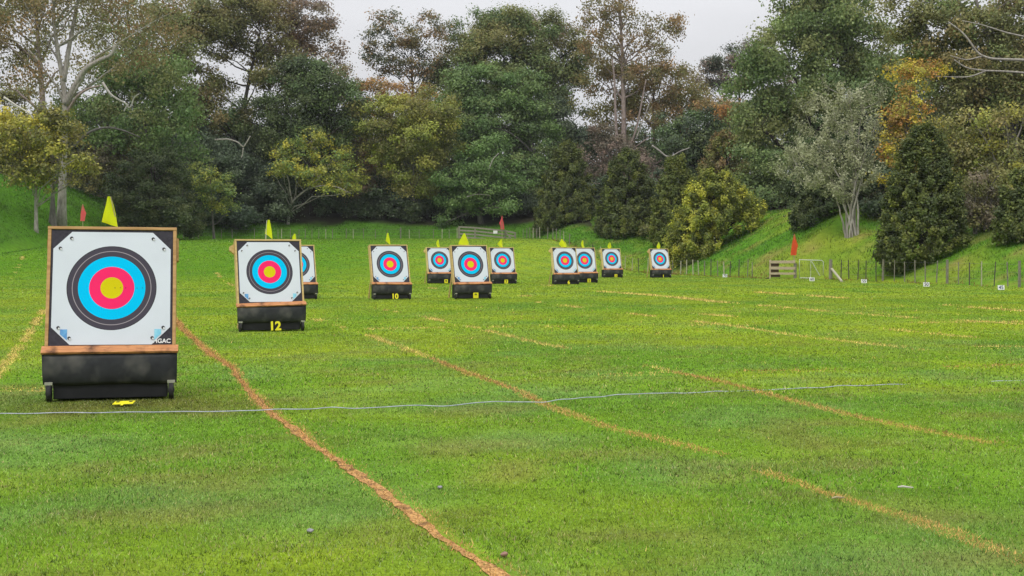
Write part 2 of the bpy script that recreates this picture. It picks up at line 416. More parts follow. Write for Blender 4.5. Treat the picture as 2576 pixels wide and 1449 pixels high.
for li, (path, wid, strength, brown) in enumerate(LINES):
    P = np.array([gp(px, py)[:2] for px, py in path])
    seg = np.hypot(*np.diff(P, axis=0).T); cum = np.r_[0, np.cumsum(seg)]
    Ym = P[:, 1].mean(); step = max(.035, .005 * Ym)
    s = np.arange(0, cum[-1], step)
    X = np.interp(s, cum, P[:, 0]); Y = np.interp(s, cum, P[:, 1])
    X = X + (vnoise(s * .8, s * 0 + li, 5) - .5) * .05; Y = Y + (vnoise(s * .8, s * 0 + li, 6) - .5) * .05
    tx = np.gradient(X); ty = np.gradient(Y); tl = np.hypot(tx, ty); nxv, nyv = -ty / tl, tx / tl
    g = .62 * vnoise(s * .55, s * 0 + li * 3.3, 8) + .38 * vnoise(s * 2.7, s * 0 + li, 9)
    pr_ = np.clip((.22 + .55 * strength - g) / .16, 0, 1) if strength < .99 else np.ones(len(s))
    on = (pr_ > .7) & ((Ym < 40) | (vnoise(s * .9, s * 0 + li, 19) > .35))
    wid = wid * (1.45 if Ym > 34 else 1.15)
    w = wid * (.4 + .6 * vnoise(s * 1.7, s * 0 + li, 10) + .45 * vnoise(s * 7, s * 0 + li, 12)) * .55
    zz = .006 + li * .0016
    sw = .62
    a1 = w * sw * (.5 + vnoise(s * 9, s * 0 + li, 14)); a2 = w * sw * (.5 + vnoise(s * 9, s * 0 + li, 15))

    tzv = terrain(X, Y) + zz
    Lv = np.stack([X + nxv * a1, Y + nyv * a1, tzv], 1); Rv = np.stack([X - nxv * a2, Y - nyv * a2, tzv], 1)
    V = np.empty((2 * len(s), 3)); V[0::2] = Lv; V[1::2] = Rv
    k = np.arange(len(s) - 1)[on[:-1] & on[1:]]
    Fq = np.stack([2 * k, 2 * k + 1, 2 * k + 3, 2 * k + 2], 1)
    if strength > .99:
      me = from_arrays('lane_line', V, Fq, 4)
      tag(link('lane_line', me, M['dirt'] if brown else M['straw_line']), 'long scorched brown line running from the nearest target down the field', 'line', kind='structure')
    for j in range(len(s)):
        if pr_[j] > .05:
            for e in np.arange(-1.6, 1.61, .3):
                ix = int((X[j] + nxv[j] * w[j] * e - MX0) / RES); iy = int((Y[j] + nyv[j] * w[j] * e - MY0) / RES)
                if 0 <= iy < mask.shape[0] - 1 and 0 <= ix < mask.shape[1] - 1:
                    mask[iy:iy + 2, ix:ix + 2] = np.maximum(mask[iy:iy + 2, ix:ix + 2], pr_[j] * math.exp(-(e / 1.05) ** 2)); mtype[iy:iy + 2, ix:ix + 2] = 3 if strength > .99 else 1 + brown
            dens = int(min(30, 110 * step * (1.3 if brown else .9)) * (1 if Y[j] < 30 else 1.3) * pr_[j] + RNG.uniform(0, 1))
            if Y[j] < 100:
                e = RNG.normal(0, .72, dens) * w[j]; f = RNG.uniform(-.5, .5, dens) * step
                straw_pts.append(np.stack([X[j] + nxv[j] * e + tx[j] / tl[j] * f, Y[j] + nyv[j] * e + ty[j] / tl[j] * f, np.full(dens, zz), np.full(dens, brown, float)], 1))

# ------------------------------------------------------------------ grass blades
def blades(P, h, w, lean, col):
    n = len(P)
    az = RNG.uniform(0, 2 * np.pi, n); la = RNG.uniform(0, 2 * np.pi, n)
    side = np.stack([np.cos(az), np.sin(az), np.zeros(n)], 1) * (w / 2)[:, None]
    tip = P + np.stack([np.cos(la) * lean * h, np.sin(la) * lean * h, h * np.sqrt(np.clip(1 - lean ** 2, .05, 1))], 1)
    V = np.empty((3 * n, 3)); V[0::3] = P - side; V[1::3] = P + side; V[2::3] = tip
    return V, np.arange(3 * n).reshape(-1, 3), col
def scatter(y0, y1, dens, margin=2.0):
    area = .5 * (y1 ** 2 - y0 ** 2) * .97 / K + margin * 2 * (y1 - y0)
    n = int(area * dens)
    Y = np.sqrt(RNG.uniform(y0 ** 2, y1 ** 2, n))
    X = RNG.uniform(-1, 1, n) * (.485 / K * Y + margin)
    return X, Y
parts_v = []; parts_c = []
for (y0, y1, dens, hh, ww) in [(5.6, 9, 7500, .021, .0056), (9, 15, 3800, .022, .0082), (15, 26, 1200, .025, .015), (26, 48, 320, .028, .03), (48, 95, 80, .036, .06), (95, 152, 34, .045, .11)]:
    X, Y = scatter(y0, y1, dens)
    n = len(X)
    tuft = fbm(X * 5, Y * 5, 101, 2); patch = fbm(X * 1.1, Y * 1.1, 111)
    keep = RNG.uniform(0, 1, n) < .45 + .75 * tuft
    mm = np.zeros(n); mt = np.zeros(n, np.uint8)
    inm = (Y < MY1 - .1) & (X > MX0) & (X < MX1 - .1)
    iy_, ix_ = ((Y[inm] - MY0) / RES).astype(int), ((X[inm] - MX0) / RES).astype(int)
    mm[inm] = mask[iy_, ix_]; mt[inm] = mtype[iy_, ix_]
    u = RNG.uniform(0, 1, n)
    keep &= ~((mt == 3) & (u < .72 * mm)) & ~((mt < 3) & (u < .25 * mm))
    dd, _ = bank_dist(X, Y); keep &= dd < .1
    X, Y, mm, mt, tuft, patch = X[keep], Y[keep], mm[keep], mt[keep], tuft[keep], patch[keep]; n = len(X)
    h = hh * RNG.uniform(.5, 1.35, n) * (.65 + .8 * patch); w = ww * RNG.uniform(.7, 1.3, n)
    tall = RNG.uniform(0, 1, n) < .008; h = np.where(tall, h * 1.9, h)
    fz_ = 1 - .62 * sstep((Y - 14) / 22.)
    c = lawn_color(X, Y) * (1 + RNG.uniform(-.5, .7, n) * fz_)[:, None] * (1 + (.9 * tuft - .45) * fz_)[:, None]
    speck = fbm(X * 13, Y * 9, 161, 2) > .72
    speck &= RNG.uniform(0, 1, n) < fz_; c[speck] *= .45
    dry = RNG.uniform(0, 1, n) < .06 * fz_ ** 2 + .14 * np.clip((patch - .45) * 2, 0, 1) * (Y < 16)
    c[dry] = np.array([.46, .40, .17]) * RNG.uniform(.6, 1.2, (dry.sum(), 1))
    st = RNG.uniform(0, 1, n) < np.minimum(1, mm * 1.25)
    c[st] = np.where(mt[st][:, None] >= 2, np.array([[.74, .47, .16]]), np.array([[.82, .62, .20]])) * RNG.uniform(.5, 1.35, (st.sum(), 1))
    pale = (RNG.uniform(0, 1, n) < .10 * fz_) & ~st
    c[pale] = c[pale] * .6 + np.array([.40, .52, .24]) * .5
    P = np.stack([X, Y, terrain(X, Y) - .002], 1)
    v, f, c = blades(P, h, w, RNG.uniform(.3, .97, n), c)
    parts_v.append(v); parts_c.append(c)
V = np.concatenate(parts_v); C = np.concatenate(parts_c)
me = from_arrays('grass', V, np.arange(len(V)).reshape(-1, 3), 3, col=C)
tag(link('grass', me, M_BLADE), 'short mown grass covering the archery field', 'grass', kind='stuff')
# scorched straw on the lines, and loose bits blown about the turf
qx, qy = scatter(6, 40, 1.6)
straw_pts.append(np.stack([qx, qy, np.full(len(qx), .012), RNG.integers(0, 2, len(qx)).astype(float)], 1))
S = np.concatenate(straw_pts); n = len(S)
P = S[:, :3].copy(); P[:, 2] += terrain(P[:, 0], P[:, 1])
sc = np.clip(P[:, 1] / 9, .7, 6)
c = np.where(S[:, 3:4] > .5, np.array([[.56, .32, .115]]), np.array([[.74, .56, .17]])) * RNG.uniform(.25, 1.5, (n, 1))
v, f, c = blades(P, .026 * RNG.uniform(.6, 1.6, n) * np.sqrt(sc), .0055 * sc * RNG.uniform(.7, 1.3, n), RNG.uniform(.5, .97, n), c)
tag(link('dead_grass', from_arrays('dead_grass', v, f, 3, col=c), M_BLADE), 'dry brown straw lying along the scorched lines and scattered over the turf', 'dead grass', kind='stuff')
# long grass on the banks
n = 520000
X = RNG.uniform(-62, 36, n); Y = RNG.uniform(48, 128 * K, n)
ok = np.abs(X) < .5 / K * Y + 3
dd, _ = bank_dist(X, Y); ok &= (dd > -.6) & (dd < forest_limit(X, Y) + 1.0)
X, Y, dd = X[ok], Y[ok], dd[ok]; n = len(X)
c = bank_color(X, Y) * RNG.uniform(.6, 1.35, (n, 1))
right = X > 4
brown = right & (dd > -.7) & (dd < .55) & (fbm(X * .6, Y * .6, 131) > .36) & (RNG.uniform(0, 1, n) < .85)
c[brown] = np.array([.25, .14, .045]) * RNG.uniform(.5, 1.4, (brown.sum(), 1))
tallp = fbm(X * .5, Y * .5, 141)
h = RNG.uniform(.07, .22, n) * (.4 + 1.1 * tallp) * np.where(dd < .3, .7, 1); 
P = np.stack([X, Y, terrain(X, Y) - .01], 1)
v, f, c = blades(P, h, RNG.uniform(.03, .07, n) * np.clip(Y / 85, .7, 1.6), RNG.uniform(.1, .75, n), c)
tag(link('long_grass', from_arrays('long_grass', v, f, 3, col=c), M_BLADE), 'long rough grass on the banks beyond the fences', 'long grass', kind='stuff')

# ------------------------------------------------------------------ archery targets
YAW = R(22)
TS = .96
def octagon(hw, hh, c):
    return [(-hw + c, -hh), (hw - c, -hh), (hw, -hh + c), (hw, hh - c), (hw - c, hh), (-hw + c, hh), (-hw, hh - c), (-hw, -hh + c)]
def make_target(px, py, label, wood, lean=17, yaw=YAW, roll=0.0, twist=0.0, handles=(1, 1), club=False, rnd=0):
    g = gp(px, py)
    for _ in range(4): g = gp(px, py, tz(g[0], g[1]))
    rr = random.Random(rnd)
    t = empty('archery_target', (g[0], g[1], tz(g[0], g[1])), label, 'archery target', 'archery targets on wheeled stands', yaw)
    t.scale = (TS, TS, TS)
    # folded rubber apron hanging in front of the stand
    prof = [(-.055, .55), (-.068, .47), (-.075, .38), (-.07, .29), (-.058, .225), (-.04, .19)]
    n = len(prof); mb = MB(); nxs = 13; vs = []; fs = []
    for off in (0, .012):
        for i, (y, z) in enumerate(prof):
            for k in range(nxs):
                u = k / (nxs - 1) * 2 - 1
                wv = .006 * math.sin(k * 1.7 + rnd) * (i / n) + .004 * rr.uniform(-1, 1)
                vs.append((u * (.725 - .012 * i / n), y + off + wv, z + (.006 * math.sin(k * .9 + rnd * 2) if i == n - 1 else 0)))
    A = n * nxs
    for i in range(n - 1):
        for k in range(nxs - 1):
            q = (i * nxs + k, i * nxs + k + 1, (i + 1) * nxs + k + 1, (i + 1) * nxs + k)
            fs.append(q); fs.append(tuple(A + j for j in reversed(q)))
    for k in range(nxs - 1):
        fs.append((k, A + k, A + k + 1, k + 1)); b = (n - 1) * nxs; fs.append((b + k, b + k + 1, A + b + k + 1, A + b + k))
    for i in range(n - 1):
        fs.append((i * nxs, (i + 1) * nxs, A + (i + 1) * nxs, A + i * nxs)); e = nxs - 1
        fs.append((i * nxs + e, A + i * nxs + e, A + (i + 1) * nxs + e, (i + 1) * nxs + e))
    mb.add(vs, fs).build('rubber_apron', M['rubber'], t, True)
    MB().box(-.612, .612, -.018, .5, .03, .53, bev=.008).build('base_box', M['rubber_dark'], t)
    # tilted plank above the apron
    Lm = Matrix.Translation((0, -.005, .578)) @ Matrix.Rotation(R(26), 4, 'X') @ Matrix.Rotation(twist, 4, 'Y')
    MB().box(-.735, .735, -.085, .06, -.014, .014, Lm, .004).build('ledge', M['ledge_wood'], t)
    for sx in (-1, 1):
        x = sx * .655
        w = MB()
        bm = bmesh.new(); bmesh.ops.create_cone(bm, cap_ends=True, segments=28, radius1=.105, radius2=.105, depth=.055)
        bmesh.ops.bevel(bm, geom=[e for e in bm.edges if len(e.link_faces) == 2 and abs(e.verts[0].co.z - e.verts[1].co.z) < 1e-6], offset=.014, segments=2, affect='EDGES', profile=.5)
        w.bm(bm, Matrix.Translation((x, -.015, .105)) @ Matrix.Rotation(R(90), 4, 'Y'))
        wo = w.build('wheel', M['tyre'], t)
        MB().tube([(x - .034, -.015, .105), (x + .034, -.015, .105)], .028, 12).build('hub', M['rubber_dark'], wo)
        br = MB().box(x - .042, x + .042, -.07, .05, .213, .222, bev=.002).box(x - .042, x - .036, -.02, .01, .15, .2125).box(x + .036, x + .042, -.02, .01, .15, .2125)
        br.box(x - .042, x + .042, -.076, -.0705, .19, .222, bev=.002)
        br.build('wheel_bracket', M['bracket'], t)
    # leaning boss
    B = Matrix.Translation((0, .035, .585)) @ Matrix.Rotation(R(-lean), 4, 'X') @ Matrix.Rotation(roll, 4, 'Y')
    H = 1.375
    MB().box(-.666, .666, 0, .19, .0, H, B).build('boss', M['foam'], t)
    for xa, xb in ((-.705, -.668), (.668, .705)): MB().box(xa, xb, -.012, .2, -.02, H, B, .004).build('side_board', wood, t)
    MB().box(-.708, .708, -.015, .203, H + .002, H + .036, B, .004).build('top_board', wood, t)
    hb = []
    for sx in (-1, 1):
        if handles[0 if sx < 0 else 1]:
            xa, xb = (-.707 - handles[0] * .1, -.707) if sx < 0 else (.707, .707 + handles[1] * .05)
            m = MB()
            if sx < 0: vs = [(-.707, .12, H - .26), (-.707, .2, H - .26), (-.707, .12, H - .03), (-.707, .2, H - .03), (xa, .1, H - .18), (xa, .19, H - .18), (xa, .1, H - .1), (xa, .19, H - .1)]
            else: vs = [(.707, .08, H - .34), (.707, .16, H - .34), (.707, .08, H - .06), (.707, .16, H - .06), (xb, .09, H - .33), (xb, .15, H - .33), (xb, .09, H - .07), (xb, .15, H - .07)]
            m.add([B @ Vector(v) for v in vs], [(0, 1, 3, 2), (4, 6, 7, 5), (0, 4, 5, 1), (2, 3, 7, 6), (0, 2, 6, 4), (1, 5, 7, 3)])
            m.build('carry_handle', wood, t)
    # paper face: octagon with a slight wave, rings drawn by its material
    fz = H * .5 + .005; hw, hh, c = .642, .655, .2
    m = bmesh.new()
    top = [m.verts.new((x, -.002, z)) for x, z in octagon(hw, hh, c)]
    f = m.faces.new(top)
    r = bmesh.ops.extrude_face_region(m, geom=[f]); bmesh.ops.translate(m, verts=[v for v in r['geom'] if isinstance(v, bmesh.types.BMVert)], vec=(0, -.004, 0))
    bmesh.ops.recalc_face_normals(m, faces=m.faces)
    me = bpy.data.meshes.new('target_face'); m.to_mesh(me); m.free()
    fo = link('target_face', me, M['face'], t); fo.matrix_local = B @ Matrix.Translation((0, 0, fz))
    k = .085
    for sx in (-1, 1):
        for sz in (-1, 1):
            for (dx, dz) in ((c - k * .2, k * .75), (k * .75, c - k * .2)):
                x = sx * (hw - dx - .012); z = fz + sz * (hh - dz - .012)
                p = MB().tube([B @ Vector((x, -.0065, z)), B @ Vector((x, -.0115, z))], .019, 14)
                po = p.build('pin', M['pin'], t)
                MB().tube([B @ Vector((x + .008, -.0125, z - .01)), B @ Vector((x + .008, -.015, z - .01))], .011, 10).build('washer', M['washer'], po)
    # printed sponsor squares at the lower corners of the paper
    for sx, mm in ((-1, 'blue_ink'), (1, 'cyan_ink')):
        x0 = sx * (hw - c * .62); x1 = sx * (hw - c * .62 - .0) 
        z0 = fz - hh + c * .38
        tri = [(sx * .470, z0 + .10), (sx * .545, z0 + .10), (sx * .545, z0 + .045), (sx * .470, z0 - .025)]
        MB().add([B @ Vector((x, -.0085, z)) for x, z in tri] + [B @ Vector((x, -.0070, z)) for x, z in tri],
                 [(0, 1, 2, 3), (7, 6, 5, 4), (0, 4, 5, 1), (1, 5, 6, 2), (2, 6, 7, 3), (3, 7, 4, 0)]).build('printed_badge', M[mm], t)
    if club:
        o = link('lettering', text_mesh('HGAC', .048, .004, .0015), M['white'], t)
        o.matrix_local = B @ Matrix.Translation((.553, -.0025, .055)) @ Matrix.Rotation(R(90), 4, 'X')
        for kx, s in ((.032, '10'), (.092, '9'), (.152, '8'), (.275, '6'), (.335, '5')):
            o = link('ring_number', text_mesh(s, .014, .0012), M['black'], t)
            o.matrix_local = B @ Matrix.Translation((kx, -.0075, fz - .006)) @ Matrix.Rotation(R(90), 4, 'X')
    # A-frame legs behind
    for sx in (-1, 1):
        a = B @ Vector((sx * .5, .215, H * .8)); b = Vector((sx * .56, 1.0, .02))
        MB().tube([a, b], .03, 6).build('rear_leg', M['timber_tan'], t)
    tp = B @ Vector((0, .02, H + .044))
    return t, tp

def flag_mesh(shape, amp=.02, rows=14, cols=8, rnd=0):
    """shape: rows of (z, x_left, x_right) from top to bottom"""
    rr = random.Random(rnd); ph = rr.uniform(0, 6)
    zs = [s[0] for s in shape][::-1]; xl = [s[1] for s in shape][::-1]; xr = [s[2] for s in shape][::-1]; sk = [s[3] if len(s) > 3 else 0 for s in shape][::-1]
    V = []; Fc = []
    for i in range(rows):
        z = zs[0] + (zs[-1] - zs[0]) * i / (rows - 1)
        l = float(np.interp(z, zs, xl)); r = float(np.interp(z, zs, xr)); s = float(np.interp(z, zs, sk))
        for k in range(cols):
            u = k / (cols - 1)
            V.append((l + (r - l) * u, amp * math.sin(u * 5.2 + ph + i * .25) * (1 - .6 * i / rows), z + s * (1 - u)))
    for i in range(rows - 1):
        for k in range(cols - 1):
            Fc.append((i * cols + k, i * cols + k + 1, (i + 1) * cols + k + 1, (i + 1) * cols + k))
    me = bpy.data.meshes.new('cloth'); me.from_pydata(V, [], Fc); me.update()
    me.polygons.foreach_set('use_smooth', np.ones(len(Fc), bool))
    return me
SHAPES = {
    'A': ([(.335, -.085, -.055), (.25, -.105, -.03), (.15, -.14, -.01), (.06, -.165, .008, 0), (0, -.165, .022, .055)], (-.02, .0)),
    'B': ([(.40, .0, .035), (.32, -.02, .05), (.2, -.045, .075), (.12, -.062, .088), (.0, -.062, .10, .12)], (-.045, .39)),
    'C': ([(.41, -.045, -.01), (.3, -.09, .02), (.18, -.135, .055), (.1, -.165, .08), (.0, -.175, .095, .02)], (.085, .4)),
    'D': ([(.40, -.02, .02), (.3, -.07, .035), (.18, -.14, .05), (.12, -.12, .055), (.0, -.03, .065)], (.055, .39)),
    'E': ([(.41, -.01, .015), (.3, -.045, .05), (.16, -.085, .085), (.08, -.09, .08), (.0, -.045, .045)], (.0, .4)),
    'F': ([(.40, -.06, -.03), (.3, -.10, .03), (.22, -.13, .10), (.14, -.15, .12), (.0, -.05, .12)], (.12, .3)),
    'N': ([(.38, -.015, .02), (.28, -.05, .03), (.18, -.06, .035), (.1, -.05, .06), (.0, -.01, .07)], (.06, .37)),
}
def flag(t, tp, shape, label, dx=0.0, rnd=0, white=False):
    w = t.matrix_basis @ (tp + Vector((dx, 0, 0)))
    e = empty('target_flag', w, label, 'flag', 'yellow flags on the targets')
    s, (px_, top) = SHAPES[shape]
    if shape != 'A' and shape != 'B': s = [(q[0], q[1] * 1.4, q[2] * 1.4) + tuple(q[3:]) for q in s]; px_ *= 1.4
    if shape == 'A': pts = [(.02, .03, -.06), (-.055, .0, .335)]
    else: pts = [(px_, .012, -.05), (px_ * .6 + s[0][1] * .4, .012, top)]
    MB().tube(pts, .006, 6).build('pole', M['pole_white' if white else 'stick'], e)
    link('cloth', flag_mesh(s, .034, rnd=rnd), M['flag_yellow'], e)

def plate(t, body, dx, kind, label, dy=-.17, h=.17):
    w = t.matrix_basis @ Vector((dx, dy, 0))
    e = empty('number_plate', (w.x, w.y, tz(w.x, w.y)), label, 'number plate', 'lane number plates', YAW - R(4))
    tilt = Matrix.Rotation(R(90 - 8), 4, 'X')
    if kind == 'cut':      # bare yellow digits on spikes
        o = link('digits', text_mesh(body, h, .012, .009), M['yellow'], e); o.matrix_local = Matrix.Translation((0, 0, .035)) @ tilt
        for x in (-.05, .05): MB().tube([(x, .006, -.03), (x, .006, .06)], .005, 5).build('spike', M['black'], e)
    else:
        wd = .19 if len(body) == 1 else .26
        MB().box(-wd / 2, wd / 2, 0, .006, .03, .225, bev=.002).build('plate', M['yellow'], e)
        o = link('digits', text_mesh(body, .125, .003, .005), M['black'], e); o.matrix_local = Matrix.Translation((0, -.003, .065)) @ Matrix.Rotation(R(90), 4, 'X')
        MB().tube([(0, .012, -.05), (0, .012, .1)], .006, 5).build('spike', M['black'], e)

TG = 'wheeled archery target'
T13 = make_target(279, 1007.5, 'largest archery target, nearest of all, with pale lettering beside its lower paper corner', M['timber_orange'], 15.5, R(13), R(.5), R(.2), (.15, .45), True, 1)
T12 = make_target(683, 833.5, 'archery target with the yellow cut-out 12 standing at its foot', M['timber_tan'], 15.5, R(19), 0, R(-1.6), (1, 0), False, 2)
T11 = make_target(749, 753.6, 'archery target mostly hidden behind the one numbered 12', M['timber_tan'], 16, YAW, 0, R(.4), (0, 0), False, 3)
T10 = make_target(986, 753.6, 'archery target standing alone with the yellow cut-out 10 at its foot', M['timber_tan'], 16, YAW, 0, R(.9), (0, 0), False, 4)
T9 = make_target(1189, 752.2, 'archery target with the yellow plate 9, overlapping two farther targets', M['timber_tan'], 15, YAW, 0, R(-.8), (0, 0), False, 5)
T8 = make_target(1109, 713.8, 'archery target with the yellow plate 8, half behind the target numbered 9', M['timber_yellow'], 14, YAW, 0, 0, (1, 0), False, 6)
T7 = make_target(1268, 714.6, 'archery target with the yellow plate 7, just beyond the target numbered 9', M['timber_tan'], 14, YAW, 0, 0, (0, 0), False, 7)
T6 = make_target(1425, 716, 'archery target with the yellow cut-out 6, overlapping the target numbered 5', M['timber_yellow'], 13, YAW, 0, 0, (1, 0), False, 8)
T5 = make_target(1474, 711.7, 'archery target with the yellow plate 5, partly behind the target numbered 6', M['timber_tan'], 13, YAW, 0, 0, (0, 0), False, 9)
T3 = make_target(1542, 698.4, 'small far archery target with the yellow plate 3 at its foot', M['timber_yellow'], 13, YAW, 0, 0, (1, 0), False, 10)
T1 = make_target(1664, 699, 'far archery target standing alone before the big yellow-green bush', M['timber_tan'], 15, YAW, 0, 0, (1, 0), False, 11)
flag(*T13, 'A', 'large limp yellow flag on the nearest target', .03, 1)
flag(*T12, 'B', 'yellow flag on a white stick on the target numbered 12', 0, 2, True)
flag(*T11, 'N', 'yellow flag on the target hidden behind number 12', .0, 3)
flag(*T10, 'B', 'narrow yellow flag on the lone target numbered 10', -.03, 4)
flag(*T9, 'C', 'wide notched yellow flag on the target numbered 9', -.12, 5)
flag(*T8, 'N', 'small yellow flag on the target numbered 8', -.02, 6)
flag(*T7, 'D', 'yellow flag bulging to one side on the target numbered 7', 0, 7)
flag(*T6, 'F', 'two-pointed yellow flag on the target numbered 6', -.03, 8)
flag(*T5, 'N', 'yellow flag on the target numbered 5', -.03, 9)
flag(*T3, 'E', 'slim yellow flag on the target numbered 3', -.08, 10)
flag(*T1, 'E', 'teardrop yellow flag on the far target before the yellow-green bush', 0, 11)
plate(T12[0], '12', .05, 'cut', 'yellow cut-out numerals 12 standing in the grass')
plate(T10[0], '10', .06, 'cut', 'yellow cut-out numerals 10 standing in the grass')
plate(T9[0], '9', .06, 'plate', 'yellow plate with a black 9 at the foot of a target')
plate(T8[0], '8', .24, 'plate', 'yellow plate with a black 8 partly behind a nearer target')
plate(T7[0], '7', .06, 'plate', 'yellow plate with a black 7 at the foot of a target')
plate(T6[0], '6', .06, 'cut', 'yellow cut-out numeral 6 standing in the grass')
plate(T5[0], '5', .12, 'plate', 'yellow plate with a black 5 at the foot of a target')
plate(T3[0], '3', .14, 'plate', 'yellow plate with a black 3 at the foot of a small far target')
plate(T1[0], '1', .06, 'cut', 'yellow cut-out numeral 1 before the lone far target')
# the nearest target's number plate has fallen on its face
g = gp(311, 1022)
e = empty('number_plate', (g[0], g[1], 0), 'yellow number plate fallen flat on the grass before the nearest target', 'number plate', 'lane number plates', R(3))
Q = Matrix.Translation((0, 0, .034)) @ Matrix.Rotation(R(7), 4, 'X') @ Matrix.Rotation(R(-2), 4, 'Y')
MB().box(-.104, .104, -.05, .08, -.004, .004, Q, .0035).build('plate', M['yellow'], e)
for x in (-.066, .066): MB().box(x - .017, x + .017, .02, .055, .0045, .0065, Q).build('slot', M['black'], e)
MB().box(-.013, .013, -.10, -.051, -.003, .003, Q, .0025).build('spike', M['yellow'], e)

# ------------------------------------------------------------------ tape across the field
tp = [(-60, 1046), (0, 1043.5), (100, 1043), (220, 1042), (330, 1043), (455, 1041), (560, 1041.5), (680, 1041), (760, 1038.5), (860, 1034), (960, 1029.5), (1060, 1026), (1150, 1024), (1250, 1018), (1345, 1016), (1365, 1016.5), (1420, 1010), (1500, 1004), (1600, 998), (1700, 991.5), (1800, 986), (1915, 981.5), (2050, 977), (2200, 970.5), (2300, 966), (2420, 962), (2640, 955)]
P = np.array([gp(*p)[:2] for p in tp]); cum = np.r_[0, np.cumsum(np.hypot(*np.diff(P, axis=0).T))]
s = np.arange(0, cum[-1], .045)
X = np.interp(s, cum, P[:, 0]); Y = np.interp(s, cum, P[:, 1])
right = sstep((X - .6) / 3.0)
Z = .022 + (fbm(s * 1.3, s * 0, 201) - .5) * .06 + (vnoise(s * 4, s * 0, 203) - .5) * .012 - right * .012 - sstep((X - 3.6) / 1.5) * .008
Y = Y + (fbm(s * .8, s * 0, 205) - .5) * .025
V = []; Fc = []
for i in range(len(s)):
    for (dy, dz) in ((-.007, .0), (-.003, .005), (.003, .006), (.007, .002), (.0, -.003)): V.append((X[i], Y[i] + dy, Z[i] + dz))
    if i:
        for k in range(5): Fc.append(((i - 1) * 5 + k, (i - 1) * 5 + (k + 1) % 5, i * 5 + (k + 1) % 5, i * 5 + k))
me = bpy.data.meshes.new('marker_tape'); me.from_pydata(V, [], Fc); me.update(); me.polygons.foreach_set('use_smooth', np.ones(len(Fc), bool))
tag(link('marker_tape', me, M['rope']), 'pale grey-white tape lying across the grass in front of the nearest target', 'tape')

# ------------------------------------------------------------------ stones and bits on the grass
def stone(px, py, sz, m, label, flat=.55, name='stone', cat='stone'):
    g = gp(px, py); bm = bmesh.new(); bmesh.ops.create_icosphere(bm, subdivisions=3, radius=1)
    rr = random.Random(px)
    for v in bm.verts:
        k = 1 + .28 * (float(vnoise(np.array([v.co.x * 1.7 + px]), np.array([v.co.y * 1.7 + v.co.z * 1.3]), 7)[0]) - .5) * 2
        v.co = Vector((v.co.x * sz[0] * k, v.co.y * sz[1] * k, v.co.z * sz[2] * k))
    me = bpy.data.meshes.new(name); bm.to_mesh(me); bm.free(); me.polygons.foreach_set('use_smooth', np.ones(len(me.polygons), bool))
    o = link(name, me, m); o.location = (g[0], g[1], sz[2] * flat + .006); o.rotation_euler = (0, 0, rr.uniform(0, 3))
    return tag(o, label, cat)
stone(781, 1342, (.02, .015, .012), M['stone'], 'small blue-grey stone on the grass beside the long brown line', .9)
stone(1268, 1403, (.02, .015, .013), M['stone_red'], 'small reddish stone close to the nearest end of the brown line', .9)
stone(1107, 1231, (.026, .015, .010), M['stone'], 'flat grey stone in the grass beyond the long brown line', .9)
def stick(px, py, L, ang, label, m):
    g = gp(px, py); d = Vector((math.cos(ang), math.sin(ang), 0)) * L / 2; c = Vector((g[0], g[1], .025))
    mb = MB().tube([c - d, c - d * .3 + Vector((0, .004, .004)), c + d * .4, c + d], [.006, .008, .007, .004], 6)
    tag(mb.build('stick', m), label, 'stick')
stick(2278, 1235, .10, R(-12), 'pale stick lying alone on open grass', M['bark_dead'])
stick(2108, 1262, .09, R(18), 'pale chip of wood lying on the brown line', M['stick'])
# ------------------------------------------------------------------ fences, gates, markers
def post_at(e, x, y, h, r, m, lean=(0, 0), name='post', square=False):
    z = tz(x, y)
    a = Vector((x, y, z - .25)) - e.location; b = Vector((x + lean[0], y + lean[1], z + h)) - e.location
    return MB().tube([a, a.lerp(b, .5), b], [r, r * .98, r * .94], 4 if square else 7).build(name, m, e)
def wire_at(e, pts, hs, r=.006):
    for h in hs:
        mb = MB(); mb.tube([Vector((x, y, tz(x, y) + h)) - e.location for x, y in pts], r, 4); mb.build('wire', M['wire'], e)
def bound_pts(i0, i1, step):
    P = BREAL[i0:i1 + 1]; cum = np.r_[0, np.cumsum(np.hypot(*np.diff(P, axis=0).T))]
    s = np.arange(0, cum[-1] + .01, step)
    return [(float(np.interp(q, cum, P[:, 0])), float(np.interp(q, cum, P[:, 1]))) for q in s]
def on_bound(px):
    """where the sight line through column px crosses the boundary on the east side"""
    for i in range(0, WEST0):
        a, b = BREAL[i], BREAL[i + 1]; k = (px - CX) / F
        den = (b[0] - a[0]) - k * (b[1] - a[1])
        t = (k * a[1] - a[0]) / den
        if -.001 <= t <= 1.001: return tuple(a + t * (b - a))
    return None
# fence south-east of the metal gate
cols_z = [20, 135, 255, 370, 515, 605, 765, 915, 1060, 1205, 1355, 1508, 1668, 1820, 1990, 2160, 2360, 2520]   # columns measured in the photo
pts = [on_bound((2460 + z / 4.770) / 1.165) for z in cols_z]
pts = [p for p in pts if p]
e = empty('wire_fence', (pts[0][0], pts[0][1], tz(*pts[0])), 'post and wire fence from the metal gate past the dark green conifer', 'fence')
kinds = ['post_dark', 'post_dark', 'post_dark', 'post_dark', 'post_dark', 'post_grey', 'post_grey', 'post_grey', 'post_grey', 'post_grey', 'post_grey', 'post_grey', 'post_grey', 'post_dark', 'post_pale', 'post_dark', 'post_grey', 'post_grey']
rr = random.Random(5)
for i, p in enumerate(pts):
    big = i in (5, 11, 17)
    post_at(e, p[0], p[1], rr.uniform(1.12, 1.22) if not big else 1.25, .07 if big else rr.uniform(.026, .034), M[kinds[i]], (rr.uniform(-.05, .07), rr.uniform(-.03, .03)))
